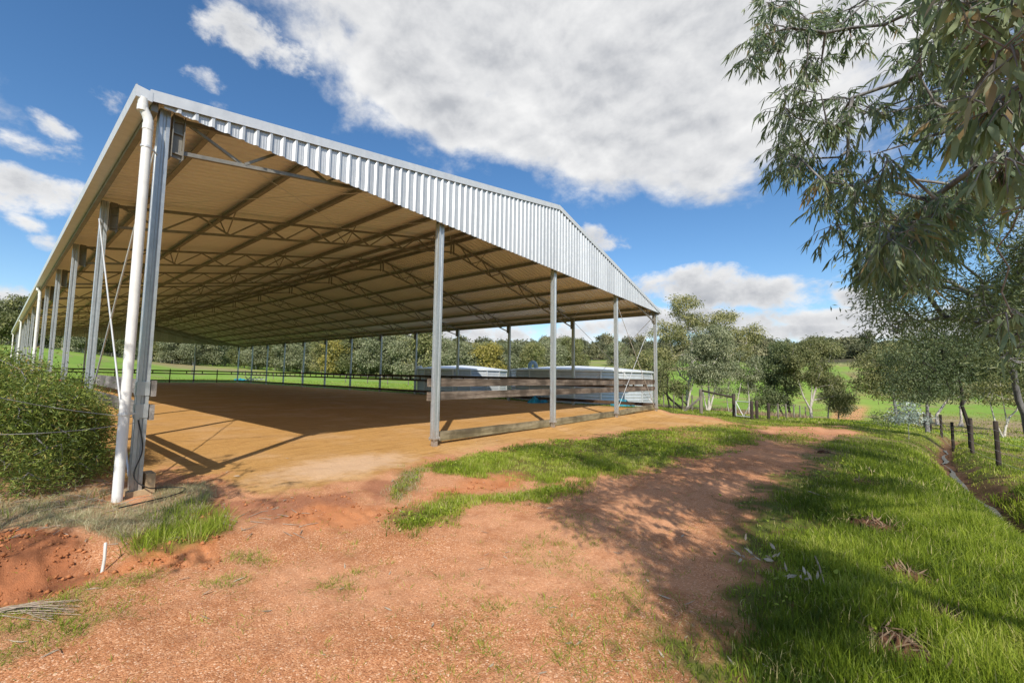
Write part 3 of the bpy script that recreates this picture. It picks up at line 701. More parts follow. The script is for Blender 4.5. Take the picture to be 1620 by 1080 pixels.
# cross bracing rods
def rod(a, b, r=.011): 
    mb = MB(); mb.tube([a, b], r, 6); mb.build('brace_rod', M_trim, shed)
rod((-.05, .05, 4.45), (-.06, BAY-.1, .25), .013); rod((-.07, BAY-.05, 4.45), (-.05, .12, .2), .013)
rod((15.1, .02, 4.6), (19.9, .03, .15)); rod((19.9, .05, 4.6), (15.1, .06, .12))
rod((20, .1, 4.6), (20, BAY-.1, .3)); rod((20.03, BAY-.1, 4.6), (20.03, .1, .3))
for k in (0, 5, 10):
    for (xa, xb) in ((.3, 5.2), (5.2, 9.8), (10.2, 14.8), (14.8, 19.7)):
        rod((xa, k*BAY+.1, zr(xa)-.17), (xb, (k+1)*BAY-.1, zr(xb)-.17), .007); rod((xb, k*BAY+.1, zr(xb)-.172), (xa, (k+1)*BAY-.1, zr(xa)-.172), .007)
# fly braces, short struts from bottom chord up to a purlin
for k in range(1, NB):
    for px in (2.2, 5.4, 8.6, 11.4, 14.6, 17.8):
        zb_ = 4.33+SL*min(px, WID-px); mb = MB()
        for s in (-1, 1): mb.bar((px, k*BAY, zb_), (px, k*BAY+s*.5, zb_+.46), .028, .006)
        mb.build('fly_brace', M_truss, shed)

# ------------------------------------------------------------------ timber barriers between the posts
bar_f = empty('timber_barrier', (5, .12, 0), label='weathered grey sleeper boards with stained kickboard across the front gable bays right of the opening', cat='barrier')
def board(par, name, x0, x1, y0, y1, z0a, z0b, h, mat, ax='x'):
    """one sawn board, its ends at slightly different heights"""
    mb = MB(); N = 10; px, py, _ = par.location
    for_ = []
    vs = []
    rg = np.random.default_rng(int(abs(x0*97+y0*31+z0a*1000)) % 9999)
    for i in range(N+1):
        t = i/N; z = z0a+(z0b-z0a)*t + rg.normal(0, .002)
        if ax == 'x': q = [(x0+(x1-x0)*t, yy) for yy in (y0, y1)]
        else: q = [(xx, y0+(y1-y0)*t) for xx in (x0, x1)]
        hh = h+rg.normal(0, .002)
        vs += [(q[0][0]-px, q[0][1]-py, z), (q[1][0]-px, q[1][1]-py, z), (q[1][0]-px, q[1][1]-py, z+hh), (q[0][0]-px, q[0][1]-py, z+hh)]
    fs = []
    for i in range(N):
        a = 4*i
        fs += [(a+j, a+(j+1) % 4, a+4+(j+1) % 4, a+4+j) for j in range(4)]
    fs += [(0, 3, 2, 1), (4*N, 4*N+1, 4*N+2, 4*N+3)]
    mb.add(vs, fs); return mb.build(name, mat, par)
y0, y1 = .075, .125
for (a, b_, ta, tb, la, lb) in ((4.86, 9.98, 1.26, 1.27, .96, .975), (10.0, 15.0, 1.27, 1.265, .975, .97), (15.02, 20.0, 1.265, 1.27, .97, .97)):
    board(bar_f, 'rail_board', a, b_, y0, y1, ta, tb, .178, M_board_x); board(bar_f, 'rail_board', a, b_, y0, y1, la, lb, .182, M_board_x)
for (a, b_, ka, kb) in ((5.02, 9.98, .075, .02), (10.0, 15.0, .02, .02), (15.02, 20.0, .02, .10)):
    board(bar_f, 'kick_board', a, b_, y0, y1, ka, kb, .205, M_kick)
for px in (17.35, 18.7, 16.7):
    mb = MB(); mb.box(px-5-.05, px-5+.05, .0055, .055, .96, 1.45); mb.build('cleat', M_board_x, bar_f)
bar_l = empty('timber_barrier', (0, 0, 0), label='short grey sleeper boards bolted between the two nearest left posts behind the shrub', cat='barrier')
board(bar_l, 'rail_board', .062, .107, -.12, BAY+.15, 1.18, 1.20, .19, M_board_y, 'y'); board(bar_l, 'rail_board', .062, .107, -.10, BAY+.12, .89, .90, .18, M_board_y, 'y')
for z_ in (1.19, .92):
    mb = MB(); mb.box(-.072, .050, -.079, -.073, z_, z_+.17); mb.box(-.0785, -.072, -.079, .05, z_+.001, z_+.165)
    mb.build('bracket', M_steel, bar_l)
# long dark rail fence just inside the right and far posts
rf = empty('arena_rail_fence', (20, 0, 0), label='long dark two-rail fence along the shaded right and far edges of the arena floor', cat='fence')
for k in range(NB):
    for (z_, h) in ((1.35, .15), (1.04, .13), (.20, .16)):
        mb = MB(); mb.box(-.16, -.115, k*BAY+.01, (k+1)*BAY-.01, z_, z_+h); mb.build('rail' if z_ > .5 else 'kick_board', M_rail, rf)
    for j in range(4):
        yy = (k+(j+.4)/4)*BAY; mb = MB(); mb.box(-.113, -.07, yy-.05, yy+.05, 1.041, 1.499); mb.build('cleat', M_rail, rf)
    yy = (k+.5)*BAY
for k in range(4):
    for (z_, h) in ((1.35, .15), (1.04, .13), (.20, .16)):
        mb = MB(); mb.box(-20+5*k+.01, -20+5*k+4.99 - (.2 if k == 3 else 0), LEN-.30, LEN-.255, z_, z_+h); mb.build('rail' if z_ > .5 else 'kick_board', M_rail, rf)
    for j in range(3):
        xx = -20+5*k+5*(j+.5)/3; mb = MB(); mb.box(xx-.05, xx+.05, LEN-.25, LEN-.20, 0.0 if j == 1 else 1.03, 1.62 if j == 1 else 1.499); mb.build('fence_post' if j == 1 else 'cleat', M_rail, rf)

# ------------------------------------------------------------------ water tanks
def tank(c, R, zt, label, nseg=18, rot=0.0):
    t = empty('water_tank', (c[0], c[1], -.25), label=label, cat='water tank', group='round steel water tanks behind the arena')
    H = zt+.25; mb = MB(); rows = int(H/.062); n = nseg
    vs = []
    for j in range(rows+1):
        z = H*j/rows; dr = .022*(1-math.cos(2*math.pi*j/3))/2
        for k in range(n):
            a = rot+2*math.pi*k/n; vs.append(((R+dr)*math.cos(a), (R+dr)*math.sin(a), z))
    fs = [(j*n+k, j*n+(k+1) % n, (j+1)*n+(k+1) % n, (j+1)*n+k) for j in range(rows) for k in range(n)]
    mb.add(vs, fs); mb.build('tank_wall', M_tank, t)
    for k in range(n):
        a = rot+2*math.pi*k/n; sb = MB(); sb.bar(((R+.04)*math.cos(a), (R+.04)*math.sin(a), 0), ((R+.04)*math.cos(a), (R+.04)*math.sin(a), H), .09, .03, up=(math.cos(a), math.sin(a), 0)); sb.build('seam_strip', M_trim, t)
    rb = MB(); ring = [((R+.12)*math.cos(rot+2*math.pi*k/n), (R+.12)*math.sin(rot+2*math.pi*k/n)) for k in range(n)]
    vs = [(0, 0, H+.40)]+[(.45*x, .45*y, H+.30) for x, y in ring]+[(x, y, H+.06) for x, y in ring]+[(x, y, H-.05) for x, y in ring]
    fs = [(0, 1+k, 1+(k+1) % n) for k in range(n)]
    for q in (0, 1): fs += [(1+q*n+k, 1+(q+1)*n+k, 1+(q+1)*n+(k+1) % n, 1+q*n+(k+1) % n) for k in range(n)]
    rb.add(vs, fs); rb.build('tank_roof', M_tankroof, t); return t
t2 = tank((26.0, 7.1), 4.86, 1.98, 'nearer round corrugated steel water tank with a grey inverted-U pipe, behind the front right posts', 20, .1)
t1 = tank((24.9, 17.3), 3.85, 2.0, 'farther round corrugated steel water tank with a small white pipe elbow at its left edge', 18, .2)
def pipe_obj(par, name, pts, r, mat):
    mb = MB(); mb.tube([np.array(p)-np.array(par.location) for p in pts], r, 12); return mb.build(name, mat, par)
p = at(838, 612, 27.5); top = at(838, 580, 27.5); q = at(848, 580, 27.5); e = (q-top)
arc = [top+np.array([0, 0, .0])]+[top+e*(.5-.5*math.cos(a))+np.array([0, 0, .30*math.sin(a)]) for a in np.linspace(.3, math.pi-.3, 6)]+[q+np.array([0, 0, 0]), q+np.array([0, 0, -.35])]
pipe_obj(t2, 'overflow_pipe', [(p[0], p[1], -.2), p+np.array([0, 0, .2])]+arc, .13, M_bluepipe)
a_ = at(660, 587, 34.5); b_ = at(660, 580.5, 34.5); c_ = at(666, 580.5, 34.5); d_ = at(666.5, 585, 34.5)
pipe_obj(t1, 'inlet_pipe', [a_, b_, c_, d_], .13, M_pvc)

# ------------------------------------------------------------------ things lying about the arena
def crumple(name, c, rx, ry, h, mat, seed, label, cat, group=None):
    rg = np.random.default_rng(seed); N = 26; xs = np.linspace(-1, 1, N)
    X, Y = np.meshgrid(xs, xs); rr2 = np.hypot(X, Y)
    edge = 1-.25*fbm(X+seed, Y, 1.6, 3, seed)
    Z = h*np.clip(edge-rr2, 0, 1)**.5*(.1+2.6*np.abs(fbm(X*1.0+seed, Y, 3.0, 4, seed+3)-.5)*2+.5*fbm(X, Y+seed, 9, 2, seed))
    V = np.stack([X.ravel()*rx, Y.ravel()*ry, Z.ravel()-.01], -1)
    q = np.array([(i*N+j, i*N+j+1, (i+1)*N+j+1, (i+1)*N+j) for i in range(N-1) for j in range(N-1) if rr2[i, j] < .98 and rr2[i+1, j+1] < .98 and rr2[i, j+1] < .98 and rr2[i+1, j] < .98])
    o = np_mesh(name, V, [q], [mat]); o.location = c; tag(o, label, cat, group); return o
for i, (u, v, zz, rx, ry, h, lab) in enumerate([(850, 636, 0.02, 1.0, .55, .34, 'crumpled blue tarpaulin on the sand behind the front boards, left of the second front post'),
                                        (985, 642, -.05, 1.3, .6, .40, 'crumpled blue tarpaulin near the nearer tank, between the last two front posts'),
                                        (380, 603, 0.02, 1.1, .6, .2, 'small flat blue tarpaulin at the far end of the arena')]):
    g_ = gp(u, v, zz); crumple('tarpaulin', (g_[0], g_[1], hz1(g_[0], g_[1])+.0), rx, ry, h, M_tarp, 40+i, lab, 'tarpaulin', 'blue tarpaulins')
# cavaletti poles with crossed ends, stacked at the far end
cv = gp(405, 604); ca = empty('jump_stand', (cv[0], cv[1], 0), .5, label='stack of crossed jump poles lying at the far end of the arena', cat='jump poles')
for k in range(4):
    for s in (-1, 1):
        mb = MB(); mb.bar((-1.6+k*1.0-s*.45, .1*k, .02), (-1.6+k*1.0+s*.45, .1*k, .72), .08, .08); mb.build('cross_bar', M_darkpipe, ca)
for k in range(2):
    mb = MB(); mb.tube([(-1.9, -.2+.3*k, .36), (2.2, -.1+.3*k, .34)], .05, 8); mb.build('pole', M_pvc, ca)
# white PVC conduit stub by the left corner
a_ = gp(160, 912, -.08); b_ = at(167, 858, np.dot(a_-CAM, Fw)*1.04)
mb = MB(); mb.tube([a_-b_, (a_-b_)*.5+(.006, 0, 0), (0, 0, 0)], .011, 10); o = mb.build('conduit_stub', M_conduit); o.location = b_; tag(o, 'white plastic conduit standing in the scraped soil by the left corner', 'pipe')
mb = MB(); s0 = gp(188, 803, .05); pts = [np.array([-.04, -.08, .9]), np.array([.02, -.10, .55]), np.array([-.05, -.13, .25]), np.array([.08, -.2, .10]), np.array([.28, -.14, .06]), np.array([.45, -.22, .03]), np.array([.30, -.42, .02]), s0]
P_ = [Vector(p) for p in pts]; sm = []
for i in range(len(P_)-1):
    p0 = P_[max(i-1, 0)]; p1 = P_[i]; p2 = P_[i+1]; p3 = P_[min(i+2, len(P_)-1)]
    for t in np.linspace(0, 1, 7)[:-1]: sm.append(tuple(.5*((2*p1)+(p2-p0)*t+(2*p0-5*p1+4*p2-p3)*t*t+(3*p1-p0-3*p2+p3)*t**3)))
sm.append(tuple(P_[-1])); mb.tube(sm, .0075, 6); o = mb.build('electric_cable', M_black); tag(o, 'loose black cable hanging at the foot of the left corner post', 'cable')
# two plain wires from the corner post to the left
wf = empty('wire_strand', (-.07, -.05, 1.0), label='two plain wires strung from the left corner post out over the shrub', cat='wire')
for (u, v, dep, z_) in ((0, 604, 3.9, .93), (0, 667, 3.4, .86)):
    e_ = at(u-120, v+(-3 if v < 620 else 20), dep); a0 = np.array([-.075, -.05, z_]); n_ = 10
    pts = [a0+(e_-a0)*t-np.array([0, 0, .05*math.sin(math.pi*t)]) for t in np.linspace(0, 1, n_)]
    mb = MB(); mb.tube([p-np.array(wf.location) for p in pts], .0035, 5); mb.build('wire', M_wire, wf)

# ------------------------------------------------------------------ farm fences and gate
def fpost(par, base, h, r, mat, lean=(0, 0)):
    b0 = np.array(base, float)-np.array(par.location); mb = MB()
    mb.tube([b0+(0, 0, -.3), b0+(lean[0]*.5, lean[1]*.5, h*.5), b0+(lean[0], lean[1], h-.02), b0+(lean[0], lean[1], h)], [r, r*.97, r*.95, r*.8], 10)
    return mb.build('fence_post', mat, par)
def wires(par, tops, zs, mat=M_wire, r=.004):
    for z_ in zs:
        mb = MB(); pts = []
        for a, b in zip(tops[:-1], tops[1:]):
            for t in np.linspace(0, 1, 5)[:-1]: pts.append(np.array(a)*(1-t)+np.array(b)*t+(0, 0, z_-.02*math.sin(math.pi*t)))
        pts.append(np.array(tops[-1])+(0, 0, z_)); mb.tube([p-np.array(par.location) for p in pts], r, 4); mb.build('wire', mat, par)
RP = [(1650, 770, 9.0), (1580, 731, 11.1), (1538, 707.6, 13.8), (1507, 691, 17.2), (1489.4, 681.7, 20.6), (1472.8, 675, 24.3), (1462, 667, 28.5), (1452, 661, 33)]
fr = empty('wire_fence', tuple(at(*RP[1])), label='wire fence on dark timber posts along the far side of the ditch on the right', cat='fence')
bases = []
for i, (u, v, d) in enumerate(RP):
    q = at(u, v, d); q[2] = hz1(q[0], q[1]); bases.append(q)
    fpost(fr, q, [1.25, 1.22, 1.2, 1.2, 1.12, 1.1, 1.1, 1.1][i], .050, M_postd, ((-.03, 0.02, .01, -.02, 0, .02, 0, 0)[i], 0))
wires(fr, [b+np.array((0, .07, 0)) for b in bases], (.18, .45, .72, .98))
# gate group beyond the grass
def gpt(u, d): 
    q = at(u, 640, d); q[2] = hz1(q[0], q[1]); return q
gf = empty('stay_rail', tuple(gpt(1161, 25)), label='thick dark strainer post with a long horizontal pole reaching left to a pale post', cat='post')
s1 = gpt(1161, 25); s2 = gpt(1109, 26.5); fpost(gf, s1, 1.42, .095, M_postd); fpost(gf, s2, 1.55, .11, M_postl)
mb = MB(); mb.tube([s2+(0, 0, 1.45)-np.array(gf.location), s1+(0, 0, 1.2)-np.array(gf.location)], .06, 8); mb.build('top_pole', M_postd, gf)
mb = MB(); mb.bar(s2+(0, 0, 1.0)-np.array(gf.location), gpt(1082, 25.5)-np.array(gf.location)+(0, 0, .02), .1, .1); mb.build('brace_pole', M_postl, gf)
ga = gpt(1164, 24.7); gb = gpt(1188, 23.9); gt = empty('farm_gate', tuple(ga), label='open galvanised pipe gate with diagonal stays beside the thick dark post', cat='gate')
gd = (gb-ga); gd[2] = 0; mb = MB(); A0 = np.zeros(3)
for z_ in (.12, .98): mb.tube([A0+(0, 0, z_), gd+(0, 0, z_)], .022, 8)
mb.tube([A0+(0, 0, .12), A0+(0, 0, .98)], .022, 8); mb.tube([gd+(0, 0, .12), gd+(0, 0, .98)], .022, 8); mb.build('gate_frame', M_trim, gt)
mb = MB(); mb.tube([A0+(0, 0, .95), gd*.5+(0, 0, .12)], .018, 6); mb.tube([gd+(0, 0, .95), gd*.5+(0, 0, .12)], .018, 6); mb.build('gate_stay', M_trim, gt)
for (u, d, h, lab) in ((1189, 23.3, 1.05, 'short thick dark post at the free end of the pipe gate'), (1197, 24.2, 1.1, 'second short dark post close behind the gate post'), (1215.5, 25.5, .98, 'lone dark post where the pale-post fence begins')):
    q = gpt(u, d); e_ = empty('timber_post', tuple(q), label=lab, cat='post', group='dark posts by the gate'); fpost(e_, q, h, .085, M_postd)
ff = empty('wire_fence', tuple(gpt(1230, 27)), label='wire fence on pale posts in front of the creek trees, right of the gate', cat='fence')
bs = []
for (u, d) in ((1216, 25.6), (1230.5, 27.5), (1243, 29), (1255.5, 31), (1265, 33), (1274, 35), (1284, 37.5)):
    q = gpt(u, d); bs.append(q)
    if u > 1220: fpost(ff, q, 1.02, .05, M_postl)
wires(ff, bs, (.3, .6, .92))
fl = empty('wire_fence', tuple(gpt(1055, 30)), label='wire fence in front of the brown reeds, left of the gate', cat='fence')
bs = []
for (u, d) in ((1050, 33), (1066, 31), (1080, 29.5), (1095, 28), (1109, 26.6)):
    q = gpt(u, d); bs.append(q)
    if u < 1100: fpost(fl, q, 1.1, .05, M_postl)
wires(fl, bs, (.3, .6, .95))
# paddock fences seen through the shed and at the far tree line
for gi, (pts, lab) in enumerate((([(300, 74), (340, 73), (385, 71.5), (430, 70), (475, 68.5), (512, 67), (545, 66), (580, 65), (612, 64), (645, 63.5)], 'wire fence on thin posts crossing the green paddock beyond the right posts'),
                          ([(-40, 112), (20, 112), (60, 113), (100, 114), (140, 115), (170, 117), (235, 120), (270, 123), (305, 126), (340, 130)], 'wire fence at the foot of the trees beyond the left end of the shed'))):
    f3 = empty('wire_fence', tuple(gpt(pts[0][0], pts[0][1])), label=lab, cat='fence'); bs = []
    for (u, d) in pts: q = gpt(u, d); bs.append(q); fpost(f3, q, 1.25, .07, M_postl)
    wires(f3, bs, (.4, .8, 1.15), r=.008)
# ------------------------------------------------------------------ plants
def nrm(a): return a/np.maximum(np.linalg.norm(a, axis=-1, keepdims=True), 1e-9)
def leaves(P, D, S, L, Wd, bend, v, fine=True):
    """leaf blades: P base, D direction, S side vector, L length, Wd width; bend is an (n,3) offset at the tip"""
    n = len(P); L = L[:, None]; Wd = Wd[:, None]
    if fine:
        V = np.stack([P, P+D*L*.32+bend*.12-S*Wd*.5, P+D*L*.32+bend*.12+S*Wd*.5, P+D*L*.68+bend*.48-S*Wd*.38, P+D*L*.68+bend*.48+S*Wd*.38, P+D*L+bend], 1)
        b = (np.arange(n)*6)[:, None]
        F = [b+np.array([[0, 2, 1]]), b+np.array([[3, 4, 5]]), b+np.array([[1, 2, 4, 3]])]; k = 6
    else:
        V = np.stack([P, P+D*L*.5-S*Wd*.5+bend*.3, P+D*L+bend, P+D*L*.5+S*Wd*.5+bend*.3], 1)
        b = (np.arange(n)*4)[:, None]; F = [b+np.array([[0, 1, 2, 3]])]; k = 4
    return V.reshape(-1, 3), F, np.repeat(v, k)
def blades(P, H, Wd, lean, v):
    """grass blades: three-quarter strip ending in a point"""
    n = len(P); a = rng.uniform(0, 2*math.pi, n); S = np.stack([np.cos(a), np.sin(a), np.zeros(n)], -1)
    Wd = Wd[:, None]; up = np.array([0, 0, 1.0])*H[:, None]
    V = np.stack([P-S*Wd*.5, P+S*Wd*.5, P+up*.55+lean*.35-S*Wd*.38, P+up*.55+lean*.35+S*Wd*.38, P+up*.93+lean], 1)
    b = (np.arange(n)*5)[:, None]
    return V.reshape(-1, 3), [b+np.array([[0, 1, 3, 2]]), b+np.array([[2, 3, 4]])], np.repeat(v, 5)
def frusta(A, B, ra, rb, n=6):
    d = nrm(B-A); ref = np.where(np.abs(d[:, :1]) < .8, np.array([[1., 0, 0]]), np.array([[0, 1., 0]]))
    a = nrm(ref-d*np.sum(ref*d, -1, keepdims=True)); b = np.cross(d, a); t = np.arange(n)*2*math.pi/n
    ring = a[:, None]*np.cos(t)[None, :, None]+b[:, None]*np.sin(t)[None, :, None]
    V = np.concatenate([A[:, None]+ring*ra[:, None, None], (B+d*rb[:, None]*.2)[:, None]+ring*rb[:, None, None]], 1).reshape(-1, 3)
    k = np.arange(n); q = np.stack([k, (k+1) % n, n+(k+1) % n, n+k], -1)
    F = ((np.arange(len(A))*2*n)[:, None, None]+q[None]).reshape(-1, 4)
    return V, F
def skeleton(trunk, clusters, step=.45, rnd=None, sag=.05, upw=.5, rtip=.008, pw=.42):
    """join every leaf cluster to the nearest branch already grown; radii follow what a branch carries"""
    N = [np.array(p, float) for p in trunk]; par = [-1]+list(range(len(trunk)-1)); nt = len(N)
    T = np.array(trunk)
    dist = np.min(np.linalg.norm(clusters[:, None]-T[None, nt//2:], axis=-1), 1)
    tips = np.zeros(len(clusters), int)
    for ci in np.argsort(dist):
        c = clusters[ci]; A = np.array(N); dv = A-c; d = np.linalg.norm(dv, axis=1)
        cost = d+upw*np.maximum(A[:, 2]-c[2], 0); cost[:max(nt//3, 1)] += 50
        j = int(np.argmin(cost)); a = A[j]; L = np.linalg.norm(c-a); k = max(1, int(round(L/step))); prev = j
        off = rnd.normal(0, 1, 3)*L*.10
        for t in range(1, k+1):
            s = t/k; p = a+(c-a)*s+off*math.sin(math.pi*s)+np.array([0, 0, L*sag*math.sin(math.pi*s)])+(rnd.normal(0, step*.06, 3) if t < k else 0)
            N.append(p); par.append(prev); prev = len(N)-1
        tips[ci] = prev
    N = np.array(N); par = np.array(par); cnt = np.zeros(len(N)); cnt[tips] += 1
    for i in range(len(N)-1, 0, -1): cnt[par[i]] += cnt[i]
    r = rtip*np.maximum(cnt, .6)**pw
    return N, par, r, nt
class Tree: pass
def grow(seed, trunk, rbase, blobs, nleaf, clr, L, Wd, droop=.5, fine=False, step=.6, jit=.25, flat=1.0, gap=0.0, twigs=False, sun_bias=0.0, clusters=None, rtip=.008, upw=.5, extra=None, vshift=0.0):
    """blobs: (centre, radii, number of clusters)"""
    rnd = np.random.default_rng(seed); cl = []; out = []
    if clusters is None:
        for c, rad, n in blobs:
            c = np.array(c, float); rad = np.array(rad, float); m_ = int(n*(1+gap)*1.2)+2
            d = nrm(rnd.normal(size=(m_, 3))); q = rnd.uniform(.25, 1, m_)**.45
            p = c+d*rad*q[:, None]*(1+rnd.normal(0, jit*.3, (m_, 1)))
            kf = fbm(p[:, 0]*1.0+seed, p[:, 1]+p[:, 2]*1.3, 1.1/max(rad.mean(), .3)*1.6, 2, seed); p = p[np.argsort(-kf)][:n]
            cl.append(p); out.append(np.repeat(c[None], len(p), 0))
        cl = np.concatenate(cl); out = np.concatenate(out)
    else: cl = clusters; out = np.repeat(cl.mean(0)[None], len(cl), 0)
    t = np.array(trunk, float); seglen = np.linalg.norm(np.diff(t, axis=0), axis=1); s = np.concatenate([[0], np.cumsum(seglen)])
    ks = np.linspace(0, s[-1], max(4, int(s[-1]/step)+1)); tp = np.stack([np.interp(ks, s, t[:, i]) for i in range(3)], -1)
    tp[1:-1] += rnd.normal(0, .02, (len(tp)-2, 3))
    N, par, r, nt = skeleton(list(tp), cl, step, rnd, rtip=rtip, upw=upw)
    tr = rbase*(1-.55*np.linspace(0, 1, nt)); tr[0] *= 1.25; r[:nt] = np.maximum(np.minimum(tr, np.maximum(r[:nt]*1.8, rbase*.35)), 0) if True else tr
    r[0] = rbase*1.25; i = np.arange(1, len(N)); ra = np.minimum(r[par[i]], r[i]*1.6+.01); ra[:nt-1] = r[par[i]][:nt-1]
    TV, TF = frusta(N[par[i]], N[i], ra, r[i], 6 if not fine else 8)
    # leaves, in hanging sprays round each cluster
    n = len(cl)*nleaf; ci = np.repeat(np.arange(len(cl)), nleaf)
    tvl = []
    if twigs:
        ntw = 7; tn = len(cl)*ntw; tc = np.repeat(np.arange(len(cl)), ntw)
        td = nrm(nrm(rnd.normal(size=(tn, 3)))*1.0+nrm(cl[tc]-out[tc])*.5+np.array([0, 0, -.25])); tl = clr*rnd.uniform(.7, 1.5, tn)
        tb = cl[tc]+rnd.normal(0, clr*.15, (tn, 3)); tm = tb+td*tl[:, None]*.5; te = tm+nrm(td+np.array([0, 0, -.55*droop*1.6]))*tl[:, None]*.5
        v1, f1_ = frusta(tb, tm, np.full(tn, .0035), np.full(tn, .0026), 4); v2, f2_ = frusta(tm, te, np.full(tn, .0026), np.full(tn, .0014), 4)
        v0, f0_ = frusta(N[-1:].repeat(1, 0)*0+cl[:1], cl[:1]+.001, np.full(1, .001), np.full(1, .001), 4)
        tvl = [(v1, f1_), (v2, f2_)]
        k = np.repeat(np.arange(tn), max(1, nleaf//ntw)); s_ = rnd.uniform(.15, 1.0, len(k))[:, None]
        P = np.where(s_ < .5, tb[k]+(tm[k]-tb[k])*s_*2, tm[k]+(te[k]-tm[k])*(s_-.5)*2); ax = nrm(te[k]-tb[k])
        D = nrm(ax*.55+nrm(rnd.normal(size=P.shape))*.55+np.array([0, 0, -droop])); ci = tc[k]
    else:
        off = rnd.normal(0, 1, (n, 3))*clr*np.array([1, 1, .75*flat]); P = cl[ci]+off
        D = nrm(nrm(off)*.45+nrm(rnd.normal(size=(n, 3)))*.75+np.array([0, 0, -droop]))
    n = len(P); S = nrm(np.cross(D, nrm(rnd.normal(size=(n, 3)))))
    LL = L*rnd.uniform(.6, 1.25, n); WW = Wd*rnd.uniform(.7, 1.25, n)
    bend = nrm(np.cross(D, S))*LL[:, None]*rnd.uniform(-.12, .28, (n, 1))+np.array([0, 0, -1.])*LL[:, None]*.12+S*LL[:, None]*rnd.uniform(-.2, .2, (n, 1))
    cv = rnd.normal(0, .17, len(cl)); v = np.clip(.5+vshift+cv[ci]+rnd.normal(0, .19, n), 0, 1)
    LV, LF, lv = leaves(P, D, S, LL, WW, bend, v, fine)
    V = TV; F = [TF]
    for (a, b) in tvl: F.append(b+len(V)); V = np.concatenate([V, a])
    t = Tree(); t.TV, t.TF, t.LV, t.LF, t.lv = V, F, LV, LF, lv; return t
def plant(t, name, origin, bark_, leaf_, label, cat='tree', group=None, one=False, crown='crown', trunk='trunk'):
    o = np.array(origin, float)
    if one:
        nt = len(t.TV); V = np.concatenate([t.TV, t.LV])-o; F = list(t.TF)+[f+nt for f in t.LF]
        mi = np.concatenate([np.zeros(sum(len(f) for f in t.TF)), np.ones(sum(len(f) for f in t.LF))])
        e = np_mesh(name, V, F, [bark_, leaf_], {'v': np.concatenate([np.zeros(nt), t.lv])}, midx=mi); e.location = o
    else:
        e = empty(name, tuple(o))
        np_mesh(trunk, t.TV-o, t.TF, [bark_], None, e, smooth=True); np_mesh(crown, t.LV-o, t.LF, [leaf_], {'v': t.lv}, e)
    return tag(e, label, cat, group)
def G(u, d, v=640):                                  # a foot on the ground in that direction
    q = at(u, v, d); q[2] = hz1(q[0], q[1]); return q
def dirtree(seed, u, d, h, blobs, rb, nl, clr, L, Wd, bark_, leaf_, label, top=None, trunks=None, group=None, name='gum_tree', **kw):
    """a tree whose crown blobs are given in metres (right, away, up) from its foot"""
    b = G(u, d); rg = R_; fw = np.array([math.sin(YAW), math.cos(YAW), 0])
    W3 = lambda p: b+rg*p[0]+fw*p[1]+np.array([0, 0, p[2]])
    tk = [W3(p) for p in (top or [(0, 0, -.2), (.1, 0, h*.3), (.2, .1, h*.55), (.1, 0, h*.75)])]
    bl = [(W3(c), r_, n) for c, r_, n in blobs]
    rj = np.random.default_rng(seed); bl = [(np.array(c_)+rj.normal(0, .12, 3), np.array(r_)*rj.uniform(.85, 1.25, 3), int(n_*.9)) for c_, r_, n_ in bl]
    t = grow(seed, tk, rb, bl, int(nl*1.1), clr*.70, L*1.25, Wd*1.35, **kw)
    if trunks:                                       # extra stems
        for stem, r0 in trunks:
            P_ = np.array([W3(p) for p in stem]); rr_ = np.linspace(r0, r0*.35, len(P_))
            v_, f_ = frusta(P_[:-1], P_[1:], rr_[:-1], rr_[1:], 7); t.TF.append(f_+len(t.TV)); t.TV = np.concatenate([t.TV, v_])
    return plant(t, name, b, bark_, leaf_, label, group=group)

# trees by the creek -------------------------------------------------------------
dirtree(11, 1087, 37, 9.5, [((.1,0,9.2),(1.2,1.2,1.1),30), ((.9,0,8.2),(1.0,1.0,.7),14), ((-1.9,0,7.0),(1.5,1.4,1.0),28), ((.3,.2,7.0),(1.3,1.3,.9),24), ((3.0,0,8.0),(1.4,1.3,1.0),30), ((4.1,0,7.3),(.9,1,.6),12), ((2.6,0,6.4),(1.5,1.4,.9),24), ((-2.0,0,4.9),(1.3,1.3,1.1),24), ((5.9,0,6.8),(1.0,.9,.8),18), ((4.9,0,5.3),(1.0,1,.8),14)],
        .15, 85, .34, .17, .055, B_white, L_olive, 'tallest pale-trunked open gum tree right of the shed corner, with clumped olive crown', top=[(0,0,-.2),(.05,0,1.6),(.35,0,2.8),(.5,0,4.3),(.55,0,6.5)],
        trunks=[([(.3,0,2.4),(-.5,0,3.0),(-1.1,0,4.2),(-1.5,0,6.2)],.085), ([(.5,0,4.2),(1.5,.1,5.3),(2.9,0,7.4)],.08), ([(.5,0,3.2),(2.4,.1,4.2),(4.6,0,5.2),(5.8,0,6.4)],.08)], droop=.6, step=.5)
dirtree(12, 1062, 33, 5.2, [((-.6,0,3.3),(.9,.9,.8),14), ((.6,0,1.7),(.95,.9,.7),20), ((-1.2,0,1.9),(.6,.7,.6),8)], .09, 80, .3, .14, .05, B_dark, L_olive, 'low dark-stemmed leaning gum tangled against the shed corner post', top=[(0,0,-.2),(-.4,0,1.2),(-.2,0,2.4)],
        trunks=[([(.9,0,0),(0,0,.7),(-1.1,0,2.0),(-1.5,0,3.4)],.10), ([(1.6,0,0),(.8,0,.8),(.1,0,2.8)],.07)])
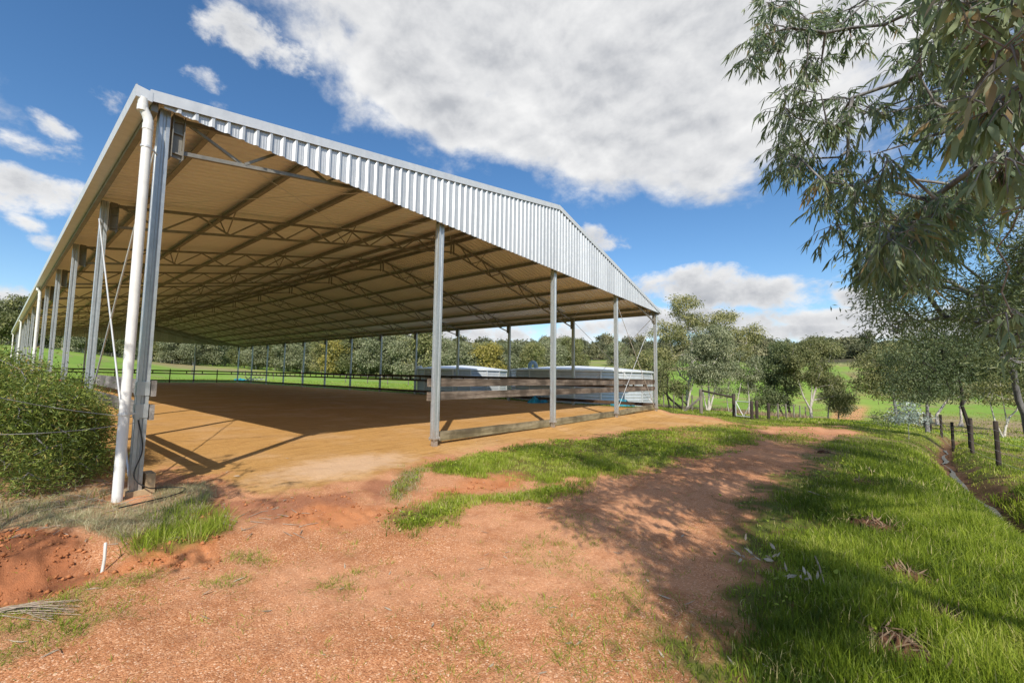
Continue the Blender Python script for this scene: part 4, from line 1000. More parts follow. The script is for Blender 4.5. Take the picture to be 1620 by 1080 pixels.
dirtree(13, 1120, 33, 6.6, [((0,0,5.3),(1.8,1.6,1.3),66), ((-.9,0,3.8),(1.4,1.3,1.1),40), ((1.1,0,3.5),(1.3,1.2,1.1),34), ((.1,0,2.6),(1.3,1.2,.6),20)], .11, 105, .33, .15, .05, B_white, L_sage, 'dense sage-green gum with several white stems behind the horizontal pole',
        top=[(0,0,-.2),(.1,0,1.5),(.1,0,3.4)], trunks=[([(.1,0,0),(.5,0,1.4),(.9,0,3)],.09), ([(-.1,0,0),(-.4,0,1.6),(-.8,0,3.2)],.07), ([(-1.7,0,0),(-1.4,0,1.5),(-.8,0,3.2)],.09)], droop=.9)
dirtree(14, 1184, 36, 5.2, [((-.3,0,4.3),(1.2,1.1,1.3),40), ((-1.6,0,3.5),(1.1,1.0,1.1),28), ((.4,0,2.5),(.8,.9,.7),13), ((-2.2,0,1.9),(.6,.7,.5),8)], .075, 85, .3, .14, .045, B_white, L_sage, 'small pale weeping gum directly behind the pipe gate', 
        top=[(0,0,-.2),(.05,0,1.2),(0,0,3.0)], trunks=[([(-1.6,0,0),(-.9,0,1.4),(-.6,0,2.8)],.06), ([(-1.7,0,0),(-1.9,0,1.5),(-1.6,0,2.8)],.05)], droop=1.0)
dirtree(15, 1250, 38, 7.5, [((-1.6,.3,4.3),(1.7,1.6,1.6),74), ((-2.0,0,2.0),(1.1,1.2,.9),26), ((-.4,0,6.0),(1.3,1.2,.9),34), ((-.6,0,2.4),(1.2,1.2,1.0),24)], .13, 105, .34, .16, .055, B_dark, L_dark, 'dark green left half of the rounded creekside clump of gums',
        top=[(0,0,-.2),(-.2,0,1.5),(-.5,0,3.6)], trunks=[([(-.6,0,0),(-1.2,0,1.5),(-1.5,0,3.2)],.10)])
dirtree(16, 1282, 36, 7.2, [((1.0,0,6.2),(1.7,1.5,1.05),54), ((-1.3,0,6.0),(1.1,1.2,.85),30), ((0,0,4.4),(2.0,1.6,1.3),60), ((1.9,0,3.0),(1.5,1.3,1.2),40), ((2.5,0,1.6),(1.0,1.0,.8),20)], .13, 95, .34, .15, .05, B_white, L_olive, 'rounded olive gum with a forked white trunk beside the far end of the drive',
        top=[(0,0,-.2),(.0,0,.9),(.35,0,2.2),(.9,0,3.9)], trunks=[([(0,0,.8),(-.6,0,2.0),(-1.0,0,3.4)],.08), ([(0,0,.9),(.2,0,2.6),(.1,0,4)],.06), ([(2.0,.6,0),(2.1,.6,1.0),(2.4,.5,2)],.06)], droop=.8)
dirtree(17, 1325, 39, 4.4, [((-.5,0,2.2),(1.1,1.2,1.2),34), ((.3,0,1.5),(.7,.9,.8),14)], .07, 85, .3, .14, .045, B_grey, L_sage, 'low grey-green bushy gum at the right end of the clump by the drive')
dirtree(18, 1420, 30, 6.8, [((-1.0,0,4.3),(1.6,1.5,1.2),50), ((-1.5,0,2.8),(1.3,1.2,.9),34), ((.6,0,4.7),(1.4,1.4,1.1),40), ((.3,0,2.8),(1.4,1.3,1.2),42)], .12, 100, .33, .14, .048, B_grey, L_olive, 'rounded yellow-green gum right of the hill track, beside the ditch', top=[(0,0,-.2),(-.2,0,1.6),(-.4,0,3.2)])
dirtree(19, 1465, 22, 5.2, [((-.5,0,3.5),(1.3,1.3,1.2),42), ((.9,0,3.3),(1.1,1.2,1.0),30), ((-.9,0,2.0),(.9,1.0,.7),20)], .09, 100, .28, .12, .038, B_grey, L_dark, 'dark bushy gum leaning over the far end of the ditch', name='gum_tree')
# dark wattle on a slender leaning trunk inside the fence line
dirtree(20, 1533, 15.5, 5.4, [((-.9,0,3.4),(1.4,1.3,1.0),66), ((.6,0,3.5),(1.5,1.3,.85),60), ((-1.7,0,2.5),(.9,.9,.7),28), ((1.7,0,3.1),(.9,.9,.7),26), ((-.1,0,4.7),(1.6,1.3,.8),44)], .075, 105, .24, .085, .024, B_dark, L_dark, 'dark leafy tree on a slender black trunk leaning among the ditch fence posts',
        top=[(0,0,-.2),(-.12,0,1.0),(-.28,0,2.1),(-.3,0,3.0)], droop=.5, step=.35)
dirtree(21, 1518, 36, 5.8, [((.8,0,3.8),(1.8,1.6,1.1),48), ((-1.0,0,3.2),(1.3,1.3,.9),28)], .18, 85, .34, .15, .05, B_white, L_olive, 'gum with a thick white trunk and pale arms in the paddock behind the fence',
        top=[(0,0,-.2),(0,0,1.0),(.15,0,2.0),(.5,0,3.2)], trunks=[([(0,0,1.6),(.9,0,2.6),(1.8,0,3.6)],.10), ([(-1.5,.5,0),(-1.5,.5,.9),(-.6,.4,2.2),(.1,.4,3)],.13)])
dirtree(22, 1583, 24, 4.2, [((.2,0,2.9),(1.5,1.4,.8),44), ((1.4,0,2.4),(.9,1.0,.6),18)], .06, 85, .28, .12, .04, B_white, L_olive, 'small tree with thin forked white stems beyond the nearest fence posts',
        top=[(0,0,-.2),(.3,0,.9),(.9,0,1.6),(1.1,0,2.4)], trunks=[([(0,0,0),(-.4,0,.9),(-.6,0,1.9),(-.4,0,2.7)],.05), ([(0.3,0,.8),(.2,0,1.7),(.1,0,2.6)],.04)])
dirtree(23, 1640, 30, 6.5, [((-.3,0,4.4),(1.8,1.6,1.3),46), ((-1.4,0,3.0),(1.1,1.2,.8),20)], .12, 85, .36, .15, .05, B_white, L_gold, 'golden-leaved gum at the right edge behind the paddock tree')
# the big bluish-trunked tree on the right, its feathery crown spreading left
def W2(L): return [at(*p) for p in L]
b0 = G(1640, 7.6)
big = [b0-(0, 0, .2), at(1619, 655, 7.5), at(1600, 590, 7.4), at(1585, 520, 7.3), at(1572, 465, 7.2)]
cl = []
rq = np.random.default_rng(91)
PO = [(1385,470),(1392,400),(1410,340),(1470,300),(1620,280),(1720,330),(1740,560),(1640,590),(1560,560),(1500,570),(1440,555),(1395,520)]
pa = np.array(PO, float)
while len(cl) < 430:
    u, v = rq.uniform(1380, 1740), rq.uniform(285, 590)
    if sdf(np.array([u]), np.array([v]), pa)[0] < 0 and fbm(np.array([u/60.]), np.array([v/60.]), 1, 2, 5)[0] > .40: cl.append(at(u, v, rq.uniform(5.8, 8.8)))
t = grow(92, big, .062, None, 105, .20, .085, .019, droop=.35, clusters=np.array(cl), step=.28, rtip=.006)
for stem, r0 in (([(1600,590,7.4),(1570,520,7.5),(1530,480,7.6),(1480,455,7.7),(1430,450,7.8)],.035), ([(1585,520,7.3),(1550,440,7.3),(1500,400,7.2)],.035), ([(1585,520,7.3),(1610,440,7.0),(1625,380,6.8)],.05)):
    P_ = np.array(W2(stem)); r_ = np.linspace(r0, r0*.3, len(P_)); v_, f_ = frusta(P_[:-1], P_[1:], r_[:-1], r_[1:], 7); t.TF.append(f_+len(t.TV)); t.TV = np.concatenate([t.TV, v_])
plant(t, 'wattle_tree', b0, B_grey, L_dark, 'feathery tree with a smooth blue-grey trunk curving in from the right edge')
# silver-leaved sapling on the ditch bank
dirtree(24, 1432, 15.5, 1.4, [((0,0,1.15),(.40,.4,.42),14), ((-.4,0,.75),(.35,.35,.25),9), ((.3,-.1,.55),(.35,.35,.25),8)], .014, 34, .13, .075, .026, B_grey, L_silver, 'silver-leaved sapling on the bank of the ditch', droop=.2, step=.2, rtip=.003, name='sapling')
dirtree(25, 1402, 21, 1.0, [((0,0,.55),(.8,.7,.35),18), ((.9,0,.5),(.5,.5,.3),9)], .014, 40, .16, .09, .03, B_dark, L_dark, 'low dark scrubby regrowth beside the far ditch', droop=.1, step=.25, rtip=.004, name='shrub')

# tree belts and the wooded hill: a few kinds, each copied ---------------------------
def stock(seed, h, spread, nl, cn, leaf_, bark_, dense=1.0, openc=False, L=.50, Wd=.24, low=.32, clr=.62):
    rnd = np.random.default_rng(seed); bl = []
    nb = 5 if not openc else 6
    for k in range(nb):
        a = 2*math.pi*k/nb+rnd.uniform(-.5, .5); rr_ = spread*rnd.uniform(.35, .62); zz = h*rnd.uniform(low+.12, .80)
        bl.append(((rr_*math.cos(a), rr_*math.sin(a), zz), (spread*.46, spread*.46, h*.17), int(cn/nb*dense)))
    bl.append(((rnd.normal(0, .3), rnd.normal(0, .3), h*.84), (spread*.5, spread*.5, h*.15), int(cn/nb*dense)))
    if low < .3: bl.append(((0, 0, h*.30), (spread*.85, spread*.85, h*.24), int(cn/nb*1.7)))
    return grow(seed, [(0, 0, -.5), (rnd.normal(0, .2), rnd.normal(0, .2), h*.25), (rnd.normal(0, .3), rnd.normal(0, .3), h*.5), (0, 0, h*.62)], h*.022, bl, nl, clr, L, Wd, droop=.4, step=1.0, rtip=.022)
protos = []
def stand(mesh_t, bark_, leaf_, one=True, name='gum_tree', label='', group=''):
    o = plant(mesh_t, name, (0, 0, 0), bark_, leaf_, label, group=group, one=one); protos.append(o); return o
used = {}
def put(o, q, s, rz, label, group, sx=1.0):
    if o not in used: used[o] = 1; c = o
    else: c = copy_tree(o)
    c.location = tuple(q); c.rotation_euler = (0, 0, rz); c.scale = (s*sx, s*sx, s); tag(c, label, 'tree', group); return c
GB = 'gum trees in the belt behind the arena'
LB = {0: 'grey-green bushy gum tree in the belt behind the paddock seen under the shed roof', 1: 'taller open gum tree with pale limbs in the belt behind the paddock', 2: 'golden-green gum tree in the belt seen between the right posts', 3: 'dense sage gum tree in the belt behind the paddock'}
S = [stand(stock(301, 11, 5.0, 70, 150, 0, 0, 1.1, low=.10), B_grey, L_sage, False), stand(stock(302, 13, 4.8, 66, 130, 0, 0, 1.0, True, low=.24), B_white, L_olive, False),
     stand(stock(303, 10, 4.4, 70, 130, 0, 0, 1.1, low=.12), B_grey, L_gold, False), stand(stock(304, 12, 5.4, 70, 160, 0, 0, 1.1, low=.12), B_white, L_sage, False),
     stand(stock(305, 12, 5.0, 66, 140, 0, 0, 1.1, low=.18), B_white, L_olive, False)]
ONES = 'first second third fourth fifth sixth seventh eighth ninth tenth eleventh twelfth thirteenth fourteenth fifteenth sixteenth seventeenth eighteenth nineteenth'.split()
ORD = ONES+['twentieth']+['twenty-'+o for o in ONES[:9]]+['thirtieth']+['thirty-'+o for o in ONES[:9]]
rb = np.random.default_rng(5)
# (px, depth, height): the front row of the belt, left to right
front = [(-60,118,15,1),(-15,122,14,0),(22,125,15.5,4),(50,127,10,0),(90,128,12,1),(120,124,10,3),(150,130,11,4),(185,128,12,1),(215,126,10.5,0),(250,130,10,1),(280,128,10.5,4),
         (262,128,9,0),(300,126,10.5,3),(330,128,10,0),(352,134,9.5,1),(378,122,9.5,4),(400,118,8.8,3),(428,124,10,1),(452,118,10,0),(478,116,10.5,3),(502,114,10.5,1),(528,110,10.0,2),(548,112,11,4),(572,108,10.8,0),(598,106,11.2,3),(622,110,12,1),(650,104,11,0),(676,102,14,4),(700,100,10.5,3),(728,104,9.5,0),(756,104,9.8,4),(785,106,9.8,2),(812,104,9.5,3),(842,100,9.2,1),(872,108,9.3,0),(905,112,9,4)]
for (u, d, h, k) in front:
    q = G(u+rb.uniform(-5, 5), d*rb.uniform(.97, 1.03)); base = (11, 13, 10, 12, 12)[k]
    lab = '%s gum tree, %s from the left in the front row of the belt' % (('grey-green bushy', 'pale-limbed olive', 'golden-green', 'dense sage', 'olive')[k], ORD[front.index((u, d, h, k))])
    put(S[k], q, h/base*rb.uniform(.95, 1.05), rb.uniform(0, 6.28), lab, GB, rb.uniform(1.0, 1.2))
LBH = 'olive gum tree in the second row of the wooded belt beyond the paddock'
for i in range(46):
    u = -80+i*22+rb.uniform(-9, 9); d = rb.uniform(138, 175); k = int(rb.choice([0, 1, 3, 4, 4])); h = rb.uniform(10, 13)*(1.0 if u < 620 else .85)
    put(S[k], G(u, d), h/(11, 13, 10, 12, 12)[k], rb.uniform(0, 6.28), LBH, 'gum trees in the second row of the belt', 1.15)
HL = [stand(stock(401, 10, 4.8, 34, 100, 0, 0, L=.9, Wd=.48, clr=.7, low=.1), B_grey, L_hill, True, label='x'), stand(stock(402, 12, 4.4, 30, 90, 0, 0, openc=True, low=.25, L=.9, Wd=.46, clr=.6), B_white, L_hill, True, label='x'), stand(stock(403, 9, 5.2, 34, 100, 0, 0, L=.9, Wd=.48, clr=.75, low=.1), B_grey, L_hill, True, label='x')]
LH = 'grey-olive gum tree on the wooded hill beyond the green field'; GH = 'gum trees on the wooded hill'
for i in range(150):
    u = 560+(i % 75)*14.5+rb.uniform(-8, 8); row = i//75; d = (232+row*45+rb.uniform(-12, 22)); k = int(rb.integers(0, 3))
    put(HL[k], G(u, d), rb.choice([.62, .8, .95, 1.1, 1.45], p=[.2, .25, .25, .2, .1])*(1.05 if row else .95), rb.uniform(0, 6.28), LH, GH, 1.2)
for i in range(60):
    u = 600+i*17.5+rb.uniform(-8, 8); put(HL[int(rb.integers(0, 3))], G(u, rb.uniform(330, 430)), rb.choice([.8, 1.0, 1.2, 1.7]), rb.uniform(0, 6.28), LH, GH, 1.6)
for i in range(26):
    u = -120+i*32+rb.uniform(-12, 12); put(HL[int(rb.integers(0, 3))], G(u, rb.uniform(190, 240)), rb.uniform(1.0, 1.35), rb.uniform(0, 6.28), 'far gum tree standing behind the belt on the left', 'far gum trees behind the belt', 1.3)
for i, (u, d, s_) in enumerate([(1168,300,1.5),(1192,290,1.9),(1206,305,1.3),(1226,280,1.7),(1250,300,1.5),(1296,290,1.6),(1318,300,1.4),(1352,285,1.7),(1378,300,2.2),(1392,290,1.5),(1015,300,1.7),(958,320,1.9),(900,330,1.6),(860,330,1.8),(1140,300,1.6)]):
    put(HL[1 if i % 3 else 2], G(u, d), s_*.82, i*1.3, 'taller gum tree standing above the wooded ridge line', 'tall ridge gum trees', .85)
# two field trees standing in front of the hill
for (u, d, h, k, lab) in ((995, 70, 6.2, 3, 'bushy gum tree standing alone in the green field behind the shed corner'), (1022, 60, 7.5, 4, 'gum tree behind the corner post in front of the green field'), (975, 150, 9, 0, 'gum tree at the left edge of the green hill field')):
    put(S[k], G(u, d), h/(11, 13, 10, 12, 12)[k], rb.uniform(0, 6), lab, None, 1.0)
    
# the near gum on the right: trunk out of frame, boughs overhead ----------------------
rn = np.random.default_rng(77)
tb_ = np.array([4.3, -12.6, hz1(4.3, -12.6)])
trunk_n = [tb_-(0, 0, .2), tb_+(.05, .1, 1.5), tb_+(-.2, .45, 3.0), tb_+(-.7, 1.0, 4.6), tb_+(-1.2, 1.7, 6.6)]
NP = [(1178,-120),(1180,20),(1172,95),(1215,110),(1245,150),(1225,225),(1240,265),(1300,300),(1300,370),(1340,385),(1370,430),(1400,450),(1440,430),(1500,405),(1560,385),(1640,400),(1760,420),(1800,-120)]
npa = np.array(NP, float)
def inpoly(u, v, p): return sdf(np.array([float(u)]), np.array([float(v)]), p)[0]
cl = []
sprays = [(1200,60,4.6),(1225,30,4.7),(1195,85,4.4),(1235,75,4.5),(1255,45,4.6),(1270,95,4.5),(1290,30,4.8),(1285,60,4.6),(1310,20,4.8),(1330,45,4.7),(1350,15,4.8),(1210,5,4.8),(1245,5,4.8),(1300,95,4.6),(1355,60,4.8),
          (1262,135,4.4),(1250,170,4.3),(1265,195,4.3),(1285,170,4.4),(1300,195,4.3),(1275,225,4.2),(1250,235,4.2),(1240,255,4.2),(1265,265,4.2),(1290,250,4.2),(1305,275,4.1),(1330,240,4.1),(1325,190,4.2),(1350,205,4.2),(1345,160,4.3),(1310,290,4.1),(1335,270,4.0),
          (1320,330,3.9),(1315,355,3.9),(1345,335,3.8),(1340,300,3.9),(1365,320,3.8),(1370,355,3.8),(1390,340,3.8),(1365,385,3.7),(1385,400,3.7),(1405,380,3.7),(1410,420,3.6),(1392,435,3.6),(1425,400,3.6),(1440,430,3.5)]
for u, v, d in sprays:
    for _ in range(2 if v < 290 else 1): cl.append(at(u+rn.normal(0, 8), v+rn.normal(0, 8), d*rn.uniform(.93, 1.1)))
while len(cl) < 195:
    u, v = rn.uniform(1365, 1700), rn.uniform(-120, 470)
    if fbm(np.array([u/70.]), np.array([v/70.]), 1, 2, 12)[0] < .45: continue
    if u < 1430 and v < 150 and rn.random() < .75: continue
    if v > 430 and u < 1560 and rn.random() < .7: continue
    if inpoly(u, v, npa) < -12: cl.append(at(u, v, rn.uniform(2.6, 4.4)))
n_far = len(cl)
# boughs overhead that throw the shade on the drive: leaf masses up-sun of the shaded ground
SH = [P2(L) for L in ([(860,785),(930,770),(1020,740),(1100,712),(1200,700),(1300,690),(1330,715),(1260,760),(1200,810),(1160,870),(1120,930),(1080,960),(1040,900),(985,850),(900,820)],
      [(880,705),(960,690),(1040,680),(1120,668),(1180,675),(1170,695),(1080,715),(1000,735),(930,745),(880,735)],
      [(1090,900),(1180,860),(1270,870),(1300,920),(1200,960),(1150,1060),(1060,1080),(1060,980)],
      [(1180,780),(1300,740),(1420,760),(1380,800),(1250,820)])]
NS = [at(1560, 60, 1.6), at(1600, 220, 1.6), at(1640, 60, 1.6)]
cl = [p for p in cl if not any(np.linalg.norm(np.cross(q_-p, LDIR)) < .45 and (q_-p) @ LDIR > .3 for q_ in NS)]
t = grow(78, trunk_n, .16, None, 77, .19, .110, .0160, droop=.75, clusters=np.array(cl), step=.30, fine=True, twigs=True, rtip=.0045, upw=.3)
gum = plant(t, 'gum_tree', tb_, B_grey, L_near, 'near gum tree whose drooping blue-green boughs hang into the top right of the view')
LITP = [(at(1560, 60, 1.6), .55), (at(1600, 200, 1.6), .55), (at(1600, 330, 1.6), .4), (at(1640, 60, 1.6), .5), (at(1300, 120, 4.4), .55), (at(1330, 280, 4.1), .5), (at(1400, 380, 3.8), .5), (at(1480, 280, 3.2), .6)]
# a second gum behind the viewer, whose crown shades the middle of the drive
tq_ = np.array([-2.6, -13.2, hz1(-2.6, -13.2)]); cs_ = []; tries = 0
while len(cs_) < 620 and tries < 60000:
    tries += 1; pl = SH[int(rn.choice(4, p=[.60, .24, .11, .05]))]; pa_ = np.array(pl)
    x = rn.uniform(pa_[:, 0].min(), pa_[:, 0].max()); y = rn.uniform(pa_[:, 1].min(), pa_[:, 1].max())
    if sdf(np.array([x]), np.array([y]), pa_)[0] > -.03: continue
    if fbm(np.array([x]), np.array([y]), 1.7, 3, 66)[0] < .41: continue
    hh = rn.uniform(3.0, 6.4); p = np.array([x, y, 0])-LDIR*(hh/-LDIR[2]); u, v, zd = pj(p)
    if zd > .05 and -160 < u < 1780 and v > -160: continue
    if np.linalg.norm(p-CAM) < 1.4: continue
    if any(np.linalg.norm(np.cross(q_-p, LDIR)) < rr_ for q_, rr_ in LITP): continue
    cs_.append(p)
t = grow(88, [tq_-(0, 0, .2), tq_+(.1, .3, 2), tq_+(.4, .9, 3.6), tq_+(.9, 1.8, 5.4)], .15, None, 56, .17, .12, .028, droop=.7, clusters=np.array(cs_), step=.4, rtip=.005, upw=.3)
plant(t, 'gum_tree', tq_, B_grey, L_near, 'gum tree behind the viewpoint whose crown dapples the drive with shade')
# close broad-leaved spray of the same crown
rm = np.random.default_rng(79); cl = []
NB_ = [(1470,-40),(1510,60),(1490,120),(1515,170),(1540,230),(1540,290),(1580,310),(1660,330),(1720,100),(1700,-60)]
nba = np.array(NB_, float)
while len(cl) < 46:
    u, v = rm.uniform(1450, 1710), rm.uniform(-60, 320)
    if inpoly(u, v, nba) < -8: cl.append(at(u, v, rm.uniform(1.25, 1.9)))
for u, v in ((1600,495),(1640,540)): cl.append(at(u, v, 1.9))
t2_ = grow(80, [at(1900, 380, 2.2), at(1800, 330, 2.0), at(1720, 260, 1.8), at(1640, 150, 1.7)], .016, None, 28, .11, .098, .020, droop=.8, clusters=np.array(cl), step=.12, fine=True, twigs=True, rtip=.0022, upw=.1)
np_mesh('branch', t2_.TV-tb_, t2_.TF, [B_grey], None, gum, smooth=True); np_mesh('leafy_spray', t2_.LV-tb_, t2_.LF, [L_near], {'v': t2_.lv}, gum)
lb = MB(); q0 = trunk_n[3]; q3 = at(1900, 380, 2.2); lb.tube([q0-tb_, (q0*.5+q3*.5)-tb_+(0, 0, .2), q3-tb_], [.03, .022, .015], 8); lb.build('bough', B_grey, gum)
# a second gum left of the viewpoint, out of frame, dappling the corner post
tl_ = np.array([-4.6, -3.6, hz1(-4.6, -3.6)]); cl = []
rl = np.random.default_rng(83)
while len(cl) < 70:
    x, y = rl.uniform(-.7, 1.6), rl.uniform(-.9, 1.2); gx_ = rl.uniform(0, 2.2) if x < .3 and abs(y) < .35 else 0
    hh = rl.uniform(2.2, 4.2); p = np.array([x, y, gx_])-LDIR*((hh)/-LDIR[2]); u, v, zd = pj(p)
    if zd > .1 and u > -70: continue
    if fbm(np.array([x]), np.array([y]), 1.8, 2, 9)[0] < .40: continue
    if sdf(np.array([x]), np.array([y]), np.array(P2([(230,790),(380,790),(420,740),(330,720),(240,690),(180,700),(180,780)])))[0] > 0 and gx_ == 0: continue
    cl.append(p)
for k in range(40): cl.append(tl_+np.array([rl.normal(0, 1.2), rl.normal(0, 1.2), rl.uniform(3.2, 5)]))
cl = np.array(cl); uu = np.array([pj(p)[0] if pj(p)[2] > .1 else -999 for p in cl]); cl = cl[uu < -60]
t = grow(84, [tl_-(0, 0, .2), tl_+(.1, .1, 1.6), tl_+(.3, .2, 3.0), tl_+(.4, .3, 4.0)], .09, None, 56, .20, .095, .018, droop=.7, clusters=cl, step=.3, fine=True, twigs=True, rtip=.0045)
plant(t, 'gum_tree', tl_, B_grey, L_near, 'young gum beside the left end of the drive that dapples the corner downpipe')

# the flowering shrub along the left side of the shed ---------------------------------
def shrub(seed, x, y, rx, ry, h, n, nl, L, Wd, label, clr=.13, fine=False):
    rs = np.random.default_rng(seed); b = np.array([x, y, hz1(x, y)]); c = []
    while len(c) < n:
        a = rs.uniform(0, 2*math.pi); q = math.sqrt(rs.uniform(0, 1)); px, py = q*math.cos(a), q*math.sin(a)
        top = h*math.sqrt(max(1-q**2.6, 0))*(.55+.85*fbm(np.array([x+px*rx]), np.array([y+py*ry]), 1.6, 3, seed)[0])
        zz = top*(rs.uniform(.15, 1) if rs.random() < .35 else rs.uniform(.80, 1.12))
        if rs.random() < .08: zz = top*rs.uniform(1.12, 1.32)
        p = b+np.array([px*rx, py*ry, max(zz, .18)])
        if fbm(np.array([p[0]+p[2]]), np.array([p[1]-p[2]]), 3.2, 2, seed+5)[0] < .43: continue
        if p[0] > -.16 and p[1] > .25: p[0] = -.16-rs.uniform(0, .12)
        c.append(p)
    return grow(seed, [b-(0, 0, .1), b+(0, 0, .15), b+(.02, 0, .3)], .05, None, nl, clr, L, Wd, droop=-.25, clusters=np.array(c), step=.22, fine=fine, rtip=.004, upw=.2, vshift=.02), b
for i, (x, y, rx, ry, h, n, nl, L, Wd, lab) in enumerate([(-1.22, 2.25, 1.32, 1.75, 1.28, 760, 120, .068, .0115, 'large fine-leaved green shrub with a few red flowers against the left posts'),
        (-1.6, 6.0, 1.6, 2.4, 1.50, 330, 90, .075, .022, 'second fine-leaved green shrub in the row, behind the large one'), (-2.0, 11.5, 1.8, 3.4, 1.6, 220, 80, .11, .04, 'third green shrub, farthest along the left side of the shed'), (-3.6, 5.6, 1.9, 3.0, 1.75, 300, 90, .09, .03, 'green shrub behind the large one, out to the left edge')]):
    t, b = shrub(500+i, x, y, rx, ry, h, n, nl, L, Wd, lab, .12 if i == 0 else .16)
    e = plant(t, 'shrub', b, B_grey, L_bush, lab, 'shrub', trunk='stem', crown='foliage')
    if i == 0:
        rs = np.random.default_rng(9)
        tops = t.LV[(t.LV[:, 2] > b[2]+.5)]
        for k in range(16):
            p = tops[rs.integers(len(tops))]-b+(0, 0, .02); mb = MB()
            for j in range(7):
                a = j*.9; mb.bar(p, p+np.array([.022*math.cos(a), .022*math.sin(a), .014]), .007, .005)
            mb.build('flower', M_flower, e)
# ------------------------------------------------------------------ grass, reeds and litter
def scatter(n, rmin, rmax, a0, a1, power, rg):
    """points thinning with distance from the viewpoint"""
    a = np.radians(rg.uniform(a0, a1, n)); u = rg.uniform(0, 1, n)
    k = 2-power
    r = (rmin**k+(rmax**k-rmin**k)*u)**(1/k) if abs(k) > 1e-6 else rmin*(rmax/rmin)**u
    return CAM[0]+r*np.sin(a), CAM[1]+r*np.cos(a), r
def lean_of(n, H, rg, amt=.45):
    a = rg.uniform(0, 2*math.pi, n); q = H*np.abs(rg.normal(0, amt, n)); return np.stack([q*np.cos(a)+.05*H, q*np.sin(a), -q*.25], -1)
def grass_obj(name, parts, mat, label, kind='stuff'):
    V = []; F4 = []; F3 = []; A = []; o = 0
    for v, f, a in parts: V.append(v); F4.append(f[0]+o); F3.append(f[1]+o); A.append(a); o += len(v)
    ob = np_mesh(name, np.concatenate(V), [np.concatenate(F4), np.concatenate(F3)], [mat], {'v': np.concatenate(A)})
    return tag(ob, label, 'grass', None, kind)
CLD = [(1432, 915, .15, 'largest brown clod of dug soil and roots in the right foreground grass'), (1420, 1030, .15, 'brown clod half sunk in long grass at the bottom right'), (1380, 835, .17, 'reddish brown clod in the middle of the verge'), (1370, 765, .17, 'flat brown clod farthest up the verge'), (1490, 975, .10, 'small brown clod right of the largest one'), (1302, 706, .12, 'little dark clod on the edge of the drive')]
rg = np.random.default_rng(17)
parts = []
for (n, r0, r1, pw, hb, wb) in ((520000, 1.6, 9, 1.25, .088, .0062), (380000, 9, 30, 1.5, .085, .012), (130000, 26, 75, 1.6, .10, .045)):
    x, y, r = scatter(n, r0, r1, -2, 108, pw, rg); k = masks(x, y)
    tall = fbm(x, y, 1.1, 3, 71); clump = fbm(x, y, 5.5, 3, 72)
    d = k['grass']*(.12+1.1*sstep(.36, .62, clump*.6+tall*.4))
    # the verge by the ditch grows long, the strip by the gravel is short and thin
    verge = k['field']*sstep(.0, 1.3, sdf(x, y, np.array(PDIRT)))
    right = (x > 1) & (y < -5.0) & (r < 14)
    d = np.where(right, k['field']*(.10+.92*sstep(.05, 1.1, sdf(x, y, np.array(PDIRT))+(tall-.5)))*(1-k['wet'])*(1-.8*k['bank']), d)
    for (cu, cv_, cs, _l) in CLD:
        cq = gp(cu, cv_); d = d*sstep(cs*.9, cs*1.6, np.hypot((x-cq[0]), (y-cq[1])))
    keep = rg.random(n) < np.clip(d, 0, 1); x, y, r, tall, clump, verge, right = (q[keep] for q in (x, y, r, tall, clump, verge, right)); kg = k['g1'][keep]
    m_ = len(x); H = hb*(.5+1.2*tall)*(.7+.6*rg.random(m_))*(1+.0*r)
    H = np.where(right, H*(.55+1.35*verge), H); H = np.where(kg > .3, H*.85, H); H = H*(.45+.55*np.clip(np.maximum(kg, (kg < .05)*1.0), 0, 1))
    W_ = wb*(.7+.6*rg.random(m_)); z = height(x, y)-.008
    patch = fbm(x, y, .8, 3, 73); v = np.clip(.43+(patch-.5)*1.4+(clump-.5)*.9+rg.normal(0, .17, m_), 0, .92); old = rg.random(m_) < .03+.15*sstep(.60, .75, fbm(x, y, 1.9, 3, 79)); v = np.where(old, .98, v)
    parts.append(blades(np.stack([x, y, z], -1), H, W_, lean_of(m_, H, rg, .5), v))
grass_obj('lawn_grass', parts, L_grass, 'bright green winter grass over the verge, the strip by the shed and the paddocks')
# small tufts on the gravel and the thick green tuft by the corner
def tufts(n, r0, r1, dens, hb, wb, per, sp, rg, thr=1.0):
    x, y, r = scatter(n, r0, r1, -2, 106, 1.3, rg); k = masks(x, y); d = dens(k, x, y); keep = rg.random(n) < d; x, y, r = x[keep], y[keep], r[keep]
    m_ = len(x); i = np.repeat(np.arange(m_), per); s = hb*rg.uniform(.5, 1.4, m_)
    px = x[i]+rg.normal(0, sp, len(i)); py = y[i]+rg.normal(0, sp, len(i)); H = s[i]*rg.uniform(.5, 1.2, len(i)); z = height(px, py)-.004
    ob = np.stack([px-x[i], py-y[i], np.zeros(len(i))], -1); v = np.clip(rg.normal(.52, .15, m_)[i]+rg.normal(0, .12, len(i)), 0, .97)
    return blades(np.stack([px, py, z], -1), H, wb*rg.uniform(.6, 1.3, len(i)), lean_of(len(i), H, rg, .4)+ob*1.6, v)
